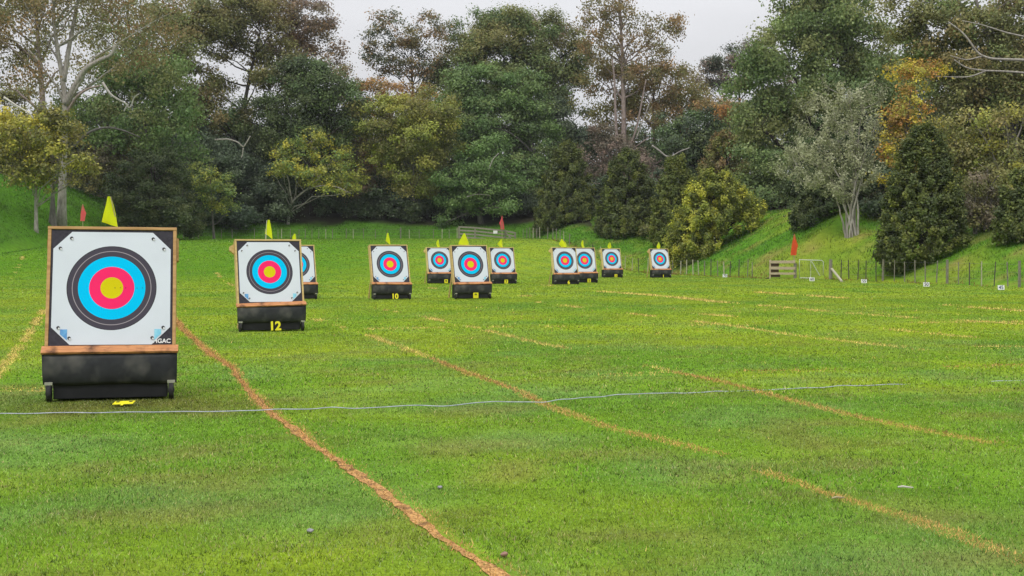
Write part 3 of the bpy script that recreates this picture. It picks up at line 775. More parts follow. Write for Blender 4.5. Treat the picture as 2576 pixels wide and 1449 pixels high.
wp = pts + [tuple(BREAL[2] + (BREAL[1] - BREAL[2]) * .25)]
wire_at(e, wp, (.35, .72, 1.08))
# fence between the timber rails and the far bend
cols2 = [1892, 1880, 1858, 1836, 1822, 1806, 1788, 1772, 1758, 1744, 1727, 1712, 1692, 1676, 1650, 1629, 1607, 1590, 1572, 1555, 1510, 1490]
pts2 = [on_bound(c) for c in cols2]; pts2 = [p for p in pts2 if p]
e = empty('wire_fence', (pts2[0][0], pts2[0][1], tz(*pts2[0])), 'post and wire fence behind the far targets below the yellow-green bush', 'fence')
for i, p in enumerate(pts2):
    post_at(e, p[0], p[1], rr.uniform(1.0, 1.2), rr.uniform(.03, .045), M[rr.choice(['post_pale', 'post_grey', 'post_dark', 'post_pale'])], (rr.uniform(-.08, .06), 0))
wire_at(e, pts2, (.35, .7, 1.02))
# fence up the slope to the wooden gate
cols3 = [1432, 1418, 1409, 1400, 1391, 1377, 1358, 1350, 1341, 1333, 1325, 1316]
pts3 = [on_bound(c) for c in cols3]; pts3 = [p for p in pts3 if p]
e = empty('wire_fence', (pts3[0][0], pts3[0][1], tz(*pts3[0])), 'short pale fence climbing from the far bend to the wooden gate', 'fence')
for p in pts3: post_at(e, p[0], p[1], rr.uniform(1.0, 1.2), rr.uniform(.035, .05), M[rr.choice(['post_pale', 'post_grey'])], (rr.uniform(-.05, .05), 0))
wire_at(e, pts3, (.4, .75, 1.05))
# long back fence
def back_y(px):
    for i in range(WEST0, WEST0 + 3):
        a, b = BREAL[i], BREAL[i + 1]; k = (px - CX) / F
        t = (k * a[1] - a[0]) / ((b[0] - a[0]) - k * (b[1] - a[1]))
        if -.001 <= t <= 1.001: return tuple(a + t * (b - a))
    return None
cols4 = [462, 486, 500, 536, 558, 585, 640, 668, 700, 709, 731, 752, 768, 785, 802, 820, 836, 871, 889, 915, 945, 975, 1008, 1030, 1055, 1090, 1112, 1130, 1150]
pts4 = [p for p in (back_y(c) for c in cols4) if p]
e = empty('wire_fence', (pts4[0][0], pts4[0][1], tz(*pts4[0])), 'long post and wire fence along the far edge of the field under the trees', 'fence')
for i, p in enumerate(pts4): post_at(e, p[0], p[1] , 1.25 if i in (2, 22, 28) else rr.uniform(1.02, 1.15), .075 if i in (2, 22) else rr.uniform(.032, .045), M[rr.choice(['post_pale', 'post_grey', 'post_grey'])], (rr.uniform(-.04, .04), 0))
wire_at(e, pts4, (.4, .75, 1.05), .008)

# wooden rails and gate in the far corner
def corner(px, Y=114.6 * K):
    return Vector((xat(px, Y), Y, 0))
gx0, gx1, gx2, gx3 = corner(1155), corner(1195), corner(1271), corner(1296)
def ground_pt(v): return Vector((v.x, v.y, tz(v.x, v.y)))
e = empty('wooden_rail_fence', ground_pt(gx1), 'weathered wooden rail fence and gate in the far corner under a red flag', 'rail fence')
ztop = {0: 1.30, 1: 1.28, 2: 1.15, 3: 1.12}
Gp = [ground_pt(v) for v in (gx0, gx1, gx2, gx3)]
zline = [at(1160, 571, 114.6 * K)[2], at(1195, 573, 114.6 * K)[2], at(1271, 581, 114.6 * K)[2], at(1296, 586, 114.6 * K)[2]]
for i, g in enumerate(Gp):
    MB().box(-.09, .09, -.09, .09, -.3, zline[i] - g.z + .06, Matrix.Translation(g - e.location), .01).build('post', M['rail_grey'], e)
def rail(a, b, th=.085):
    d = b - a; L = d.length; m = Matrix.Translation((a + b) / 2 - e.location) @ d.to_track_quat('X', 'Z').to_matrix().to_4x4()
    MB().box(-L / 2, L / 2, -.025, .025, -th, th, m, .006).build('rail', M['rail_grey'], e)
for i in range(3):
    for k in range(4 if i < 2 else 3):
        o = -k * .36
        a = Vector((Gp[i].x, Gp[i].y - .13, zline[i] + o)); b = Vector((Gp[i + 1].x, Gp[i + 1].y - .13, zline[i + 1] + o))
        rail(a + (b - a) * .01, b - (b - a) * .01)
a = Vector((Gp[2].x, Gp[2].y - .2, zline[2] - .1)); b = Vector((Gp[3].x, Gp[3].y - .2, zline[3] - 1.1)); rail(a, b, .07)
nb = MB().box(-.22, .22, -.01, .01, -.16, .16, None, .004).build('notice', M['white']); nb.location = at(1246, 584, 114.6 * K - .25)
tag(nb, 'small white notice fixed to the far wooden gate', 'notice')

# timber rail panel beside the metal gate
pa = np.array(gp(1937, 701.5)); pb = np.array(gp(2004, 702)); 
e = empty('timber_rail_panel', (pa[0], pa[1], tz(pa[0], pa[1])), 'short panel of three pale timber rails beside the metal gate', 'rail panel')
W = pb[0] - pa[0]
for x, h in ((0, 1.18), (W, 1.14), (W + .08, 1.1)): MB().box(x - .045, x + .045, -.04, .05, -.2, h if x < W + .05 else .95, None, .006).build('post', M['rail_wood' if x == 0 else 'post_grey'], e)
for z, hh in ((1.03, .085), (.66, .085), (.32, .065)): MB().box(-.04, W + .04, -.075, -.042, z - hh, z + hh, Matrix.Rotation(R(rr.uniform(-1.2, 1.2)), 4, 'Y'), .006).build('rail', M['rail_wood'], e)
for z, x1 in ((.85, .36 * W), (.49, .36 * W), (.2, .42 * W)): MB().box(.05, x1, .0, .03, z - .1, z + .1, None, .006).build('back_board', M['rail_dark'], e)
MB().box(-.28, -.06, -.05, .15, 0, .1, Matrix.Rotation(R(-8), 4, 'Y'), .02).build('foot_block', M['rail_dark'], e)
# metal gate
ga = np.array(gp(2011, 702)); gb = np.array(gp(2083, 703))
e = empty('metal_gate', (ga[0], ga[1], tz(ga[0], ga[1])), 'pale metal tube gate with a mesh infill and a diagonal brace', 'gate')
W = gb[0] - ga[0]; r = .028; z1, z0 = 1.16, .08
fr = MB().tube([(0, 0, z0), (0, 0, z1 + .03), (W - .08, 0, z1 - .02), (W, 0, z1 - .12), (W, 0, -.02)], r, 8).tube([(0, 0, z0), (W, 0, z0 - .04)], r * .85, 8)
fr.build('frame', M['galv'], e, True)
MB().tube([(W * .47, -.005, z0), (W * .47, -.005, .72), (W * .47, 0, z1)], r * .5, 6).build('upright', M['galv'], e)
MB().tube([(W * .49, -.03, z1 - .05), (W * .9, -.03, z0)], r * .95, 6).build('brace', M['galv'], e)
ms = MB()
for i in range(1, 14): ms.tube([(W * i / 14, .012, z0), (W * i / 14, .012, z1 - .03)], .0035, 3)
for i in range(1, 9): ms.tube([(0, .016, z0 + (z1 - z0) * i / 9), (W, .016, z0 + (z1 - z0) * i / 9 - .03)], .0035, 3)
ms.build('mesh_infill', M['wire'], e)
g = gp(2090, 703)
e = empty('strainer_post', (g[0], g[1], tz(g[0], g[1])), 'stout grey gate post propped by a sloping timber stay', 'gate post')
MB().tube([(0, .05, -.3), (0, .05, 1.2)], [.11, .1], 10).build('post', M['rail_grey'], e)
g2 = gp(2118, 710)
b = Vector((g2[0], g2[1], 0)) - e.location
MB().tube([(.06, 0, .62), (b.x, b.y, .03)], [.075, .07], 8).build('stay', M['post_pale'], e)

# distance markers on the grass
for px, py, s, col, lab in ((2519, 731, '45', 'number_blue', 'small white sign numbered 45, nearest of the distance markers'), (2331, 722, '50', 'black', 'small white sign numbered 50 before the dark conifer'),
                            (2174, 713.5, '55', 'black', 'small white sign numbered 55 past the timber stay'), (2043, 708.5, '60', 'black', 'small white sign numbered 60 before the metal gate'),
                            (1824, 698.5, '70', 'black', 'small white sign numbered 70, farthest of the distance markers')):
    g = gp(px, py)
    e = empty('distance_marker', (g[0], g[1], tz(g[0], g[1])), lab, 'distance marker', 'white distance markers along the fence', R(8))
    MB().box(-.15, .15, 0, .012, .03, .23, Matrix.Rotation(R(-8), 4, 'X'), .004).build('plate', M['white'], e)
    o = link('digits', text_mesh(s, .15, .003, .004), M[col], e); o.matrix_local = Matrix.Rotation(R(-8), 4, 'X') @ Matrix.Translation((0, -.003, .065)) @ Matrix.Rotation(R(90), 4, 'X')
    for x in (-.1, .1): MB().tube([(x, .02, -.05), (x, .03, .16)], .007, 5).build('spike', M['wire'], e)

# red boundary flags on tall poles
def red_flag(px, pyt, pyb, Y, m, label, flip=1, rnd=0, wide=1.0):
    Y *= K; top = at(px, pyt, Y); bot = at(px, pyb, Y); H = top[2] - bot[2]
    z0 = tz(top[0], Y)
    e = empty('range_flag', (top[0], Y, z0), label, 'flag', 'red range flags on poles')
    MB().tube([(0, 0, -.2), (0, 0, bot[2] - z0), (0, 0, top[2] - z0)], [.03, .025, .018], 6).build('pole', M['stick'], e)
    sh = [(H, -.015, .02), (H * .7, -.09, .13), (H * .45, -.13 * wide, .22 * wide), (H * .3, -.15 * wide, .19), (0, -.18 * wide, .14, 0)]
    me = flag_mesh(sh, .06, 16, 9, rnd); o = link('cloth', me, m, e); o.location = (0, 0, bot[2] - z0); o.scale = (flip, 1, 1)
red_flag(1998, 588, 642, 67.4, M['flag_orange'], 'orange-red flag on a pole behind the timber rail panel', 1, 1, 1.15)
red_flag(1263, 542, 577, 114.0, M['flag_red'], 'red flag on a pole at the far wooden gate', -1, 2, 1.35)
red_flag(208, 513, 556, 84.0, M['flag_red'], 'red flag showing above the nearest target against the grassy bank', 1, 3, 1.2)
# ------------------------------------------------------------------ trees
PAL = dict(
    dark=[(0.0252, 0.0386, 0.0185), (0.0353, 0.0504, 0.0218), (0.0454, 0.0588, 0.0252)],
    darkblue=[(0.0269, 0.042, 0.0286), (0.0386, 0.0554, 0.0336), (0.0504, 0.0672, 0.0386)],
    olive=[(.068, .076, .026), (.094, .094, .032), (.116, .104, .040)],
    mid=[(.048, .086, .030), (.064, .108, .034), (.084, .126, .042)],
    gum=[(.078, .088, .040), (.104, .100, .044), (.128, .100, .046)],
    gumlight=[(.074, .106, .038), (.094, .124, .044), (.112, .118, .048)],
    rust=[(.118, .082, .042), (.146, .092, .046), (.100, .088, .042)],
    pink=[(.110, .086, .072), (.138, .100, .086), (.090, .084, .066)],
    yellow=[(.270, .235, .030), (.205, .195, .036), (.140, .150, .036)],
    orange=[(.235, .115, .036), (.190, .112, .038), (.140, .108, .038)],
    redbrown=[(.165, .074, .040), (.135, .082, .044), (.104, .086, .040)],
    ygreen=[(.150, .172, .032), (.118, .142, .034), (.190, .185, .035)],
    totara=[(0.042, 0.0571, 0.0151), (0.0622, 0.0773, 0.0185), (0.0874, 0.0974, 0.0218)],
    totarabright=[(.115, .135, .022), (.190, .200, .030), (.265, .258, .042)],
    totaradark=[(0.0269, 0.0386, 0.0151), (0.0386, 0.0521, 0.0185), (0.0538, 0.0638, 0.0218)],
    lichen=[(.122, .132, .085), (.162, .170, .115), (.205, .208, .150)],
    brown=[(.076, .064, .050), (.096, .078, .060), (.066, .060, .048)],
    green=[(.056, .090, .036), (.074, .108, .040), (.094, .118, .046)],
)
PAL = {k: [(a * 1.02, b, c * .92) for a, b, c in v] for k, v in PAL.items()}
LEAFTOTAL = [0]
LB = 2.3
def fps(P, k, r):
    idx = [r.integers(len(P))]; d = np.linalg.norm(P - P[idx[0]], axis=1)
    for _ in range(k - 1):
        i = int(d.argmax()); idx.append(i); d = np.minimum(d, np.linalg.norm(P - P[i], axis=1))
    return idx
def bez(a, b, c, n):
    return [(1 - t) ** 2 * a + 2 * t * (1 - t) * b + t * t * c for t in np.linspace(0, 1, n)]
def tree(name, label, cat, Y, bx, lobes, pal, tr=.3, bark='bark_grey', leaf=.3, fill=3.2, clump=1.0, style='broad', stems=1,
         twig=.35, path=None, extra=(), depth=.8, group='trees round the field', seed=None, cdens=1.0, limbs=None, mix=None):
    Y *= K; fill *= {'cone': 2.4, 'gum': 1.45}.get(style, 1.75); leaf *= .7
    seed = seed if seed is not None else sum(ord(ch) * (i + 3) for i, ch in enumerate(label)) + int(bx)
    r = np.random.default_rng(seed)
    x0 = xat(bx, Y); z0 = tz(x0, Y); base = np.array([x0, Y, z0])
    root = empty(name, base, label, cat, group)
    Cs = []; On = []; Rz = []; A = 0
    for lb in lobes:
        cx, cy, rx, ry = lb[:4]
        if style != 'cone' and style != 'sparse': rx *= 1.12; ry *= 1.1
        dy = r.uniform(-.35, .35) * rx / F * Y
        c = at(cx, cy, Y + dy); a = rx / F * Y; b = ry / F * Y
        c[2] = max(c[2], tz(c[0], c[1]) + .45 * b)
        A += math.pi * a * b
        surf = 4 * math.pi * ((a * a * depth) ** .8 * .5 + (a * b) ** .8 * .5) ** 1.25
        n = max(4, int(cdens * (3.6 if style == 'cone' else 1.0) * .62 * surf / (math.pi * clump ** 2) * (1.0 if style != 'sparse' else .7)))
        dv = r.normal(0, 1, (n, 3)); dv /= np.linalg.norm(dv, axis=1)[:, None]
        rad = .42 + .58 * np.sqrt(r.uniform(0, 1, n))
        if style == 'cone':
            t = r.uniform(0, 1, n) ** 1.15         # 0 bottom .. 1 top
            prof = np.clip((1 - t) ** .44 * np.minimum(1, .8 + t * 1.4) * 1.12, .05, 1.1)
            ang = r.uniform(0, 2 * np.pi, n); rr_ = .68 + .32 * np.sqrt(r.uniform(0, 1, n))
            P = np.stack([np.cos(ang) * prof * rr_ * a, np.sin(ang) * prof * rr_ * a * depth, (t * 2 - 1) * b], 1)
        else:
            wob = 1 + .25 * np.sin(dv[:, 0] * 3.1 + seed) * np.sin(dv[:, 2] * 4.3 + seed * .7)
            P = dv * (rad * wob)[:, None] * np.array([a, a * depth, b])
        Cs.append(c + P); o = P / np.array([a, a * depth, b]); On.append(o / (np.linalg.norm(o, axis=1)[:, None] + 1e-6))
    Cc = np.concatenate(Cs); On = np.concatenate(On)
    gz_ = terrain(Cc[:, 0], Cc[:, 1]) + .15
    keep = Cc[:, 2] > gz_ + .2; Cc, On = Cc[keep], On[keep]
    nc = len(Cc)
    ntot = int(fill * A / (.36 * leaf * leaf)); LEAFTOTAL[0] += ntot
    csz = clump * r.uniform(.65, 1.35, nc)
    pr = csz ** 2 / (csz ** 2).sum()
    ci = r.choice(nc, ntot, p=pr)
    if style == 'cone': sq = np.array([.42, .42, .5])
    elif style == 'gum': sq = np.array([.5, .5, .42])
    else: sq = np.array([.52, .52, .34])
    off = r.normal(0, 1, (ntot, 3)) * sq
    if style in ('cone',):   # upswept tufts
        lead = On[ci] * np.array([1, 1, .2]) + np.array([0, 0, .55]); off = off * .62 + lead * r.uniform(-.4, .7, (ntot, 1))
    if style == 'lichen':
        lead = On[ci] * .5 + np.array([0, 0, .9]); off = off * .55 + lead * r.uniform(-.8, .8, (ntot, 1))
    P = Cc[ci] + off * csz[ci][:, None]
    rn = r.normal(0, 1, (ntot, 3)); rn /= np.linalg.norm(rn, axis=1)[:, None]
    on = off / (np.linalg.norm(off, axis=1)[:, None] + 1e-6)
    if style == 'gum': nrm = rn * np.array([1, 1, .55]) + on * .35 + On[ci] * .3 + np.array([0, 0, .12])
    else: nrm = rn * .75 + on * .5 + On[ci] * .35 + np.array([0, 0, .45])
    nrm /= np.linalg.norm(nrm, axis=1)[:, None]
    u = np.cross(nrm, r.normal(0, 1, (ntot, 3))); u /= np.linalg.norm(u, axis=1)[:, None] + 1e-9
    v = np.cross(nrm, u)
    sz = leaf * r.uniform(.6, 1.4, ntot)[:, None] * .5
    V = np.empty((4 * ntot, 3)); V[0::4] = P + u * sz; V[1::4] = P + v * sz * .72; V[2::4] = P - u * sz; V[3::4] = P - v * sz * .72
    pc = np.array(PAL[pal]) * LB
    if mix:
        pc = np.concatenate([pc] + [np.array(PAL[q_]) * LB for q_ in mix.split('+')])
    # leaf colour differs from sprig to sprig, as it does on a real tree
    kc = r.integers(0, len(pc), nc); cl = pc[kc] * r.uniform(.78, 1.25, (nc, 1))
    col = cl[ci] * .7 + pc[r.integers(0, len(pc), ntot)] * .3
    gzl = terrain(P[:, 0], P[:, 1]); ok = P[:, 2] > gzl + .05
    V = V.reshape(-1, 4, 3)[ok].reshape(-1, 3) - base; col = col[ok]
    me = from_arrays('crown', V, np.arange(len(V)).reshape(-1, 4), 4, col=col)
    link('crown', me, M_LEAF, root)
    # wood
    mb = MB()
    top = Cc[:, 2].max(); mid = Cc.mean(0)
    k = limbs or int(np.clip(nc / 9, 5, 16))
    ends = fps(Cc, min(k, nc), r)
    if stems > 1: es_ = sorted(ends, key=lambda q_: abs(Cc[q_][0] - base[0])); ends = es_[1::3] + es_[0::3] + es_[2::3]
    samples = []
    if stems == 1:
        if path: tp_ = [at(px, py, Y) for px, py in path]; tp_ = [base - [0, 0, .4]] + tp_
        else:
            h = top - z0; tp_ = [base - [0, 0, .4]]
            for q in (.25, .5, .72, .9):
                tgt = base + (mid - base) * min(1, q * 1.2); tp_.append(np.array([tgt[0] + r.normal(0, .04 * h * .4), Y + (mid[1] - Y) * q, z0 + h * q]))
        tp_ = np.array(tp_); cum = np.r_[0, np.cumsum(np.linalg.norm(np.diff(tp_, axis=0), axis=1))]
        q = np.linspace(0, cum[-1], 14); T = np.stack([np.interp(q, cum, tp_[:, i]) for i in range(3)], 1)
        T[1:-1] = (T[:-2] + 2 * T[1:-1] + T[2:]) / 4
        tr_r = tr * (1.25 * np.exp(-np.arange(14) / 1.1) * .35 + np.linspace(1, .22, 14))
        mb.tube(T - base, tr_r, 8)
        samples += [(T[i], tr_r[i]) for i in range(4, 14)]
        for e_ in ends:
            E = Cc[e_]; hor = np.hypot(E[0] - mid[0], E[1] - mid[1])
            zt = E[2] - hor * r.uniform(.5, .9) - .5
            i = int(np.argmin(np.abs(T[3:, 2] - zt))) + 3
            s_ = T[i]; rr0 = tr_r[i] * .55; dl = np.linalg.norm(E - s_)
            cpt = s_ + (E - s_) * .45 + np.array([r.normal(0, .08), r.normal(0, .08), r.uniform(.05, .22)]) * dl
            L = bez(s_, cpt, E, 7)
            L = [p + r.normal(0, .018 * dl, 3) * (0 < j < 6) for j, p in enumerate(L)]
            rad = np.linspace(rr0, max(.025, rr0 * .18), 7); mb.tube(np.array(L) - base, rad, 6, False)
            samples += [(L[j], rad[j]) for j in range(2, 7)]
    else:
        for si in range(stems):
            a = 2 * math.pi * si / stems + r.uniform(-.3, .3); E = Cc[ends[si % len(ends)]]
            b0 = base + np.array([math.cos(a) * tr * 5.5, math.sin(a) * tr * 3, -.3])
            cpt = b0 + np.array([(E[0] - b0[0]) * .2, (E[1] - b0[1]) * .2, (E[2] - b0[2]) * .55])
            L = bez(b0, cpt, E, 12); L = [p + r.normal(0, .03, 3) for p in L]
            rad = np.linspace(tr, .03, 12); mb.tube(np.array(L) - base, rad, 6, False)
            samples += [(L[j], rad[j]) for j in range(4, 12)]
        for e_ in ends[stems:]:
            E = Cc[e_]; SPs = np.array([s[0] for s in samples]); dd_ = np.linalg.norm(SPs - E, axis=1) + np.maximum(0, SPs[:, 2] - E[2] + .5) * 2
            i = int(dd_.argmin()); s_, rr0 = samples[i]
            L = bez(s_, s_ + (E - s_) * .5 + [0, 0, -.08 * np.linalg.norm(E - s_)], E, 6); rad = np.linspace(rr0 * .7, .025, 6)
            mb.tube(np.array(L) - base, rad, 5, False); samples += [(L[j], rad[j]) for j in range(2, 6)]
    SPs = np.array([s[0] for s in samples])
    for j in np.nonzero(r.uniform(0, 1, nc) < twig)[0]:
        E = Cc[j]; d2 = np.linalg.norm(SPs - E, axis=1) + np.maximum(0, SPs[:, 2] - E[2]) * .8
        i = int(d2.argmin()); s_ = SPs[i]; dl = np.linalg.norm(E - s_)
        if dl < .25: continue
        m_ = (s_ + E) / 2 + r.normal(0, .08, 3) * dl
        w = max(.016, min(.06, samples[i][1] * .5)); mb.tube(np.array([s_, m_, E]) - base, [w, w * .7, .012], 4, False)
    mb.build('trunk', M[bark], root, True)
    for (pp, r0, r1, bk) in extra:
        eb = MB(); Pp = np.array([at(px, py, Y + (yy[0] if yy else -1.5)) for px, py, *yy in pp])
        cum = np.r_[0, np.cumsum(np.linalg.norm(np.diff(Pp, axis=0), axis=1))]; q = np.linspace(0, cum[-1], len(Pp) * 4)
        T = np.stack([np.interp(q, cum, Pp[:, i]) for i in range(3)], 1); T[1:-1] = (T[:-2] + 2 * T[1:-1] + T[2:]) / 4
        T[1:-1] = (T[:-2] + 2 * T[1:-1] + T[2:]) / 4
        eb.tube(T - base, np.linspace(r0, r1, len(T)), 7); eb.build('branch', M[bk], root, True)
    return root

# --- big gums and the bank at the west side
tree('gum_tree', 'tall pale-barked gum with forking limbs behind the nearest target', 'tree', 97, 155,
     [(60, 70, 70, 60), (165, 20, 85, 50), (300, 60, 95, 55), (230, -60, 170, 60), (330, 150, 80, 40), (90, 190, 60, 40), (405, 30, 60, 55), (40, -30, 80, 60)], 'gum', .40, 'bark_pale', .32, .95, 1.15, 'gum', twig=.9,
     path=[(158, 420), (163, 330), (166, 255), (158, 190), (140, 110), (133, 10), (130, -90)], mix='rust', limbs=22,
     extra=[([(166, 262, 0), (185, 225, -.5), (215, 172, -1), (255, 150, -1.5), (283, 140, -2), (290, 112, -2)], .34, .16, 'bark_pale'),
            ([(160, 205, 0), (172, 130, .5), (185, 60, 1), (200, -20, 1)], .26, .12, 'bark_pale'),
            ([(168, 285, 0), (195, 240, -1), (222, 222, -1), (252, 216, -1)], .16, .08, 'bark_pink')])
tree('gum_tree', 'pinkish gum trunk rising behind the yellow-leaved tree beside the pale forked gum', 'tree', 108, 100,
     [(50, 30, 80, 70), (130, -40, 100, 60), (20, 140, 60, 60), (-40, 60, 80, 80), (120, 120, 60, 40)], 'gum', .42, 'bark_pink', .32, 1.0, 1.1, 'gum', twig=.9,
     path=[(108, 380), (108, 260), (104, 200), (95, 100), (90, 0), (88, -90)], mix='olive', limbs=16)
tree('gum_tree', 'thin gum with dark limbs crossing the pale sky above the yellow-leaved tree', 'tree', 118, 330,
     [(250, 60, 90, 60), (350, 40, 90, 70), (420, 130, 80, 60), (310, 130, 80, 50), (380, 200, 80, 45), (260, 190, 70, 40)], 'olive', .36, 'bark_dark', .32, 1.0, 1.1, 'gum', twig=.95, limbs=22, mix='gumlight')
tree('autumn_tree', 'small yellow-leaved tree on the grassy bank, its short pale trunk showing', 'tree', 92, 92,
     [(60, 330, 70, 55), (140, 310, 55, 40), (40, 400, 60, 40), (130, 390, 70, 45), (170, 340, 45, 35), (150, 450, 40, 26), (90, 430, 60, 30), (15, 300, 50, 45), (215, 420, 28, 20)], 'yellow', .17, 'bark_pale', .34, 2.0, .75, 'broad', mix='olive', twig=.6,
     path=[(90, 440), (86, 390), (90, 330), (95, 280)], extra=[([(10, 245, -2), (45, 268, -2), (75, 285, -2), (85, 300, -2)], .10, .05, 'bark_dead')])
tree('tree_stump', 'broad brown leafless stump at the foot of the pale forked gum', 'stump', 96, 133,
     [(135, 462, 22, 8)], 'brown', .38, 'bark_grey', .2, .3, .5, twig=1, path=[(133, 480), (134, 455)], group=None)
tree('gum_tree', 'light green gum behind the twisted bare white branch', 'tree', 110, 400,
     [(340, 190, 80, 55), (410, 210, 75, 55), (300, 260, 70, 50), (420, 280, 75, 50), (350, 330, 80, 45), (250, 320, 60, 50), (450, 350, 60, 45), (200, 260, 50, 40)], 'gumlight', .34, 'bark_grey', .36, 2.6, 1.15, 'gum', twig=.5,
     extra=[([(258, 208, -8), (278, 238, -8.2), (300, 252, -8.4), (320, 262, -8.4), (322, 274, -8.4), (331, 268, -8.4), (336, 245, -8.4), (350, 236, -8.4)], .13, .05, 'bark_dead'),
            ([(312, 280, -8.4), (318, 268, -8.4), (322, 262, -8.4)], .07, .07, 'bark_dead'),
            ([(188, 368, -9), (215, 338, -9), (245, 324, -9), (275, 320, -9), (310, 328, -9), (352, 345, -9)], .17, .06, 'bark_grey')], mix='mid')
tree('evergreen_shrub', 'dense dark evergreen bush on the bank beside the nearest target', 'shrub', 104, 390,
     [(390, 430, 80, 60), (370, 500, 95, 70), (430, 520, 70, 62), (350, 560, 60, 40), (420, 570, 75, 36), (320, 470, 40, 50)], 'totaradark', .25, 'bark_dark', .26, 3.0, .6, 'broad', twig=.15, mix='dark')
tree('tree', 'slender bushy tree behind the dark bank evergreen', 'tree', 112, 300,
     [(290, 400, 75, 50), (250, 450, 60, 50), (330, 390, 60, 40), (220, 400, 50, 40)], 'olive', .2, 'bark_grey', .32, 2.4, .9, mix='brown', twig=.6)
tree('shrub', 'low pale-leaved shrub spreading beside the dark bank evergreen', 'shrub', 109, 540,
     [(520, 455, 55, 28), (545, 490, 45, 24), (490, 430, 45, 28), (560, 520, 35, 18)], 'green', .12, 'bark_grey', .3, 1.7, .6, mix='ygreen', twig=.7)
tree('tree', 'dark broadleaf tree between the pale-leaved shrub and the leaning yellow tree', 'tree', 121, 590,
     [(560, 430, 90, 70), (640, 470, 90, 80), (520, 390, 80, 60), (600, 540, 110, 50), (680, 530, 80, 55), (500, 540, 70, 50)], 'darkblue', .35, 'bark_dark', .34, 3.2, 1.1, twig=.2,
     extra=[([(540, 352, -9), (575, 350, -9), (600, 358, -9), (612, 372, -9), (624, 352, -9), (630, 342, -9)], .10, .06, 'bark_pale'), ([(612, 372, -9), (610, 390, -9), (606, 398, -9)], .08, .05, 'bark_pale')])
tree('tall_tree', 'tall olive tree with a bright gap of sky beside its dark trunk', 'tree', 124, 612,
     [(470, 110, 75, 70), (540, 60, 90, 60), (500, 200, 85, 60), (650, 90, 80, 65), (480, 290, 80, 55), (560, 290, 80, 40), (680, 180, 70, 50), (590, 10, 100, 50), (440, 30, 70, 60)], 'olive', .42, 'bark_dark', .36, 2.3, 1.2, twig=.6, mix='gum', limbs=20,
     path=[(585, 400), (600, 320), (618, 250), (628, 190), (640, 140), (655, 80)])
tree('tall_tree', 'tall sparse rusty tree reaching the open sky, its outer twigs bare', 'tree', 128, 720,
     [(700, 50, 80, 60), (760, 20, 70, 60), (640, 0, 70, 50), (790, 110, 60, 60), (840, 160, 45, 50), (860, 210, 30, 40), (730, 120, 70, 45), (720, -50, 90, 40), (820, 60, 26, 24)], 'rust', .36, 'bark_grey', .32, 1.4, .95, twig=.95, mix='pink', limbs=24)
tree('tree', 'rounded grey-green tree below the sparse rusty crown', 'tree', 122, 790,
     [(790, 230, 85, 60), (850, 260, 60, 65), (730, 260, 70, 60), (700, 330, 70, 50), (830, 330, 70, 50), (770, 190, 60, 40), (640, 300, 60, 55)], 'green', .4, 'bark_dark', .34, 3.0, 1.15, twig=.25, mix='dark')
tree('tree', 'dark shaded tree filling the gap above the leaning yellow tree', 'tree', 132, 760,
     [(760, 350, 110, 60), (640, 380, 90, 60), (860, 380, 80, 70), (880, 300, 50, 60), (700, 450, 100, 60), (820, 470, 100, 60)], 'dark', .4, 'bark_dark', .36, 2.8, 1.2, twig=.15, mix='darkblue')
tree('autumn_tree', 'small leaning pale-trunked tree with yellow-green leaves just beyond the back fence', 'tree', 119, 724,
     [(780, 350, 55, 26), (740, 375, 55, 28), (835, 390, 55, 30), (770, 420, 70, 30), (870, 430, 55, 26), (715, 420, 45, 26), (850, 475, 45, 24), (890, 460, 35, 18), (800, 455, 55, 18)], 'ygreen', .16, 'bark_pale', .32, 1.25, .7, twig=.8,
     path=[(728, 530), (735, 505), (770, 478), (800, 450)], mix='yellow+mid', limbs=14,
     extra=[([(736, 512, -.4), (730, 485, -.6), (726, 450, -.8), (712, 425, -1)], .13, .05, 'bark_pale'), ([(778, 474, -.3), (812, 466, -.8), (850, 470, -1.2), (885, 488, -1.5)], .09, .04, 'bark_pale')])
tree('autumn_tree', 'red-brown autumn tree between the leaning yellow tree and the pale olive one', 'tree', 124, 905,
     [(890, 380, 40, 45), (915, 430, 40, 45), (900, 480, 45, 40), (870, 340, 35, 30)], 'redbrown', .16, 'bark_grey', .32, 1.9, .8, mix='brown', twig=.6)
tree('tree', 'open-crowned tree with dark upswept limbs bare against the sky', 'tree', 134, 1040,
     [(960, 100, 50, 45), (1010, 80, 55, 40), (1070, 80, 55, 40), (1120, 100, 35, 40), (940, 170, 40, 40), (1100, 170, 50, 45), (1000, 150, 50, 40), (1060, 150, 50, 45), (925, 130, 26, 40), (955, 50, 18, 18)], 'rust', .4, 'bark_dark', .34, .85, .9, twig=.98, mix='darkblue', limbs=26,
     path=[(1040, 330), (1040, 250), (1038, 215), (1036, 190), (1034, 160)])
tree('autumn_tree', 'orange-topped autumn tree below the open-crowned tree', 'tree', 129, 950,
     [(935, 215, 50, 22), (990, 230, 45, 26), (900, 230, 30, 20), (960, 260, 65, 22), (1060, 235, 40, 24)], 'orange', .2, 'bark_dark', .32, 1.5, .75, mix='rust', twig=.8)
tree('autumn_tree', 'broad yellow-olive autumn tree with a slim grey trunk', 'tree', 121, 1040,
     [(1000, 290, 75, 45), (1080, 270, 70, 50), (960, 350, 60, 50), (1040, 350, 80, 50), (1110, 340, 50, 60), (980, 410, 60, 40), (1060, 420, 60, 40), (930, 300, 40, 50), (1050, 470, 60, 30)], 'ygreen', .2, 'bark_grey', .32, 2.5, .9, mix='olive', twig=.4,
     path=[(1041, 530), (1040, 500), (1040, 440), (1042, 380), (1040, 320)])
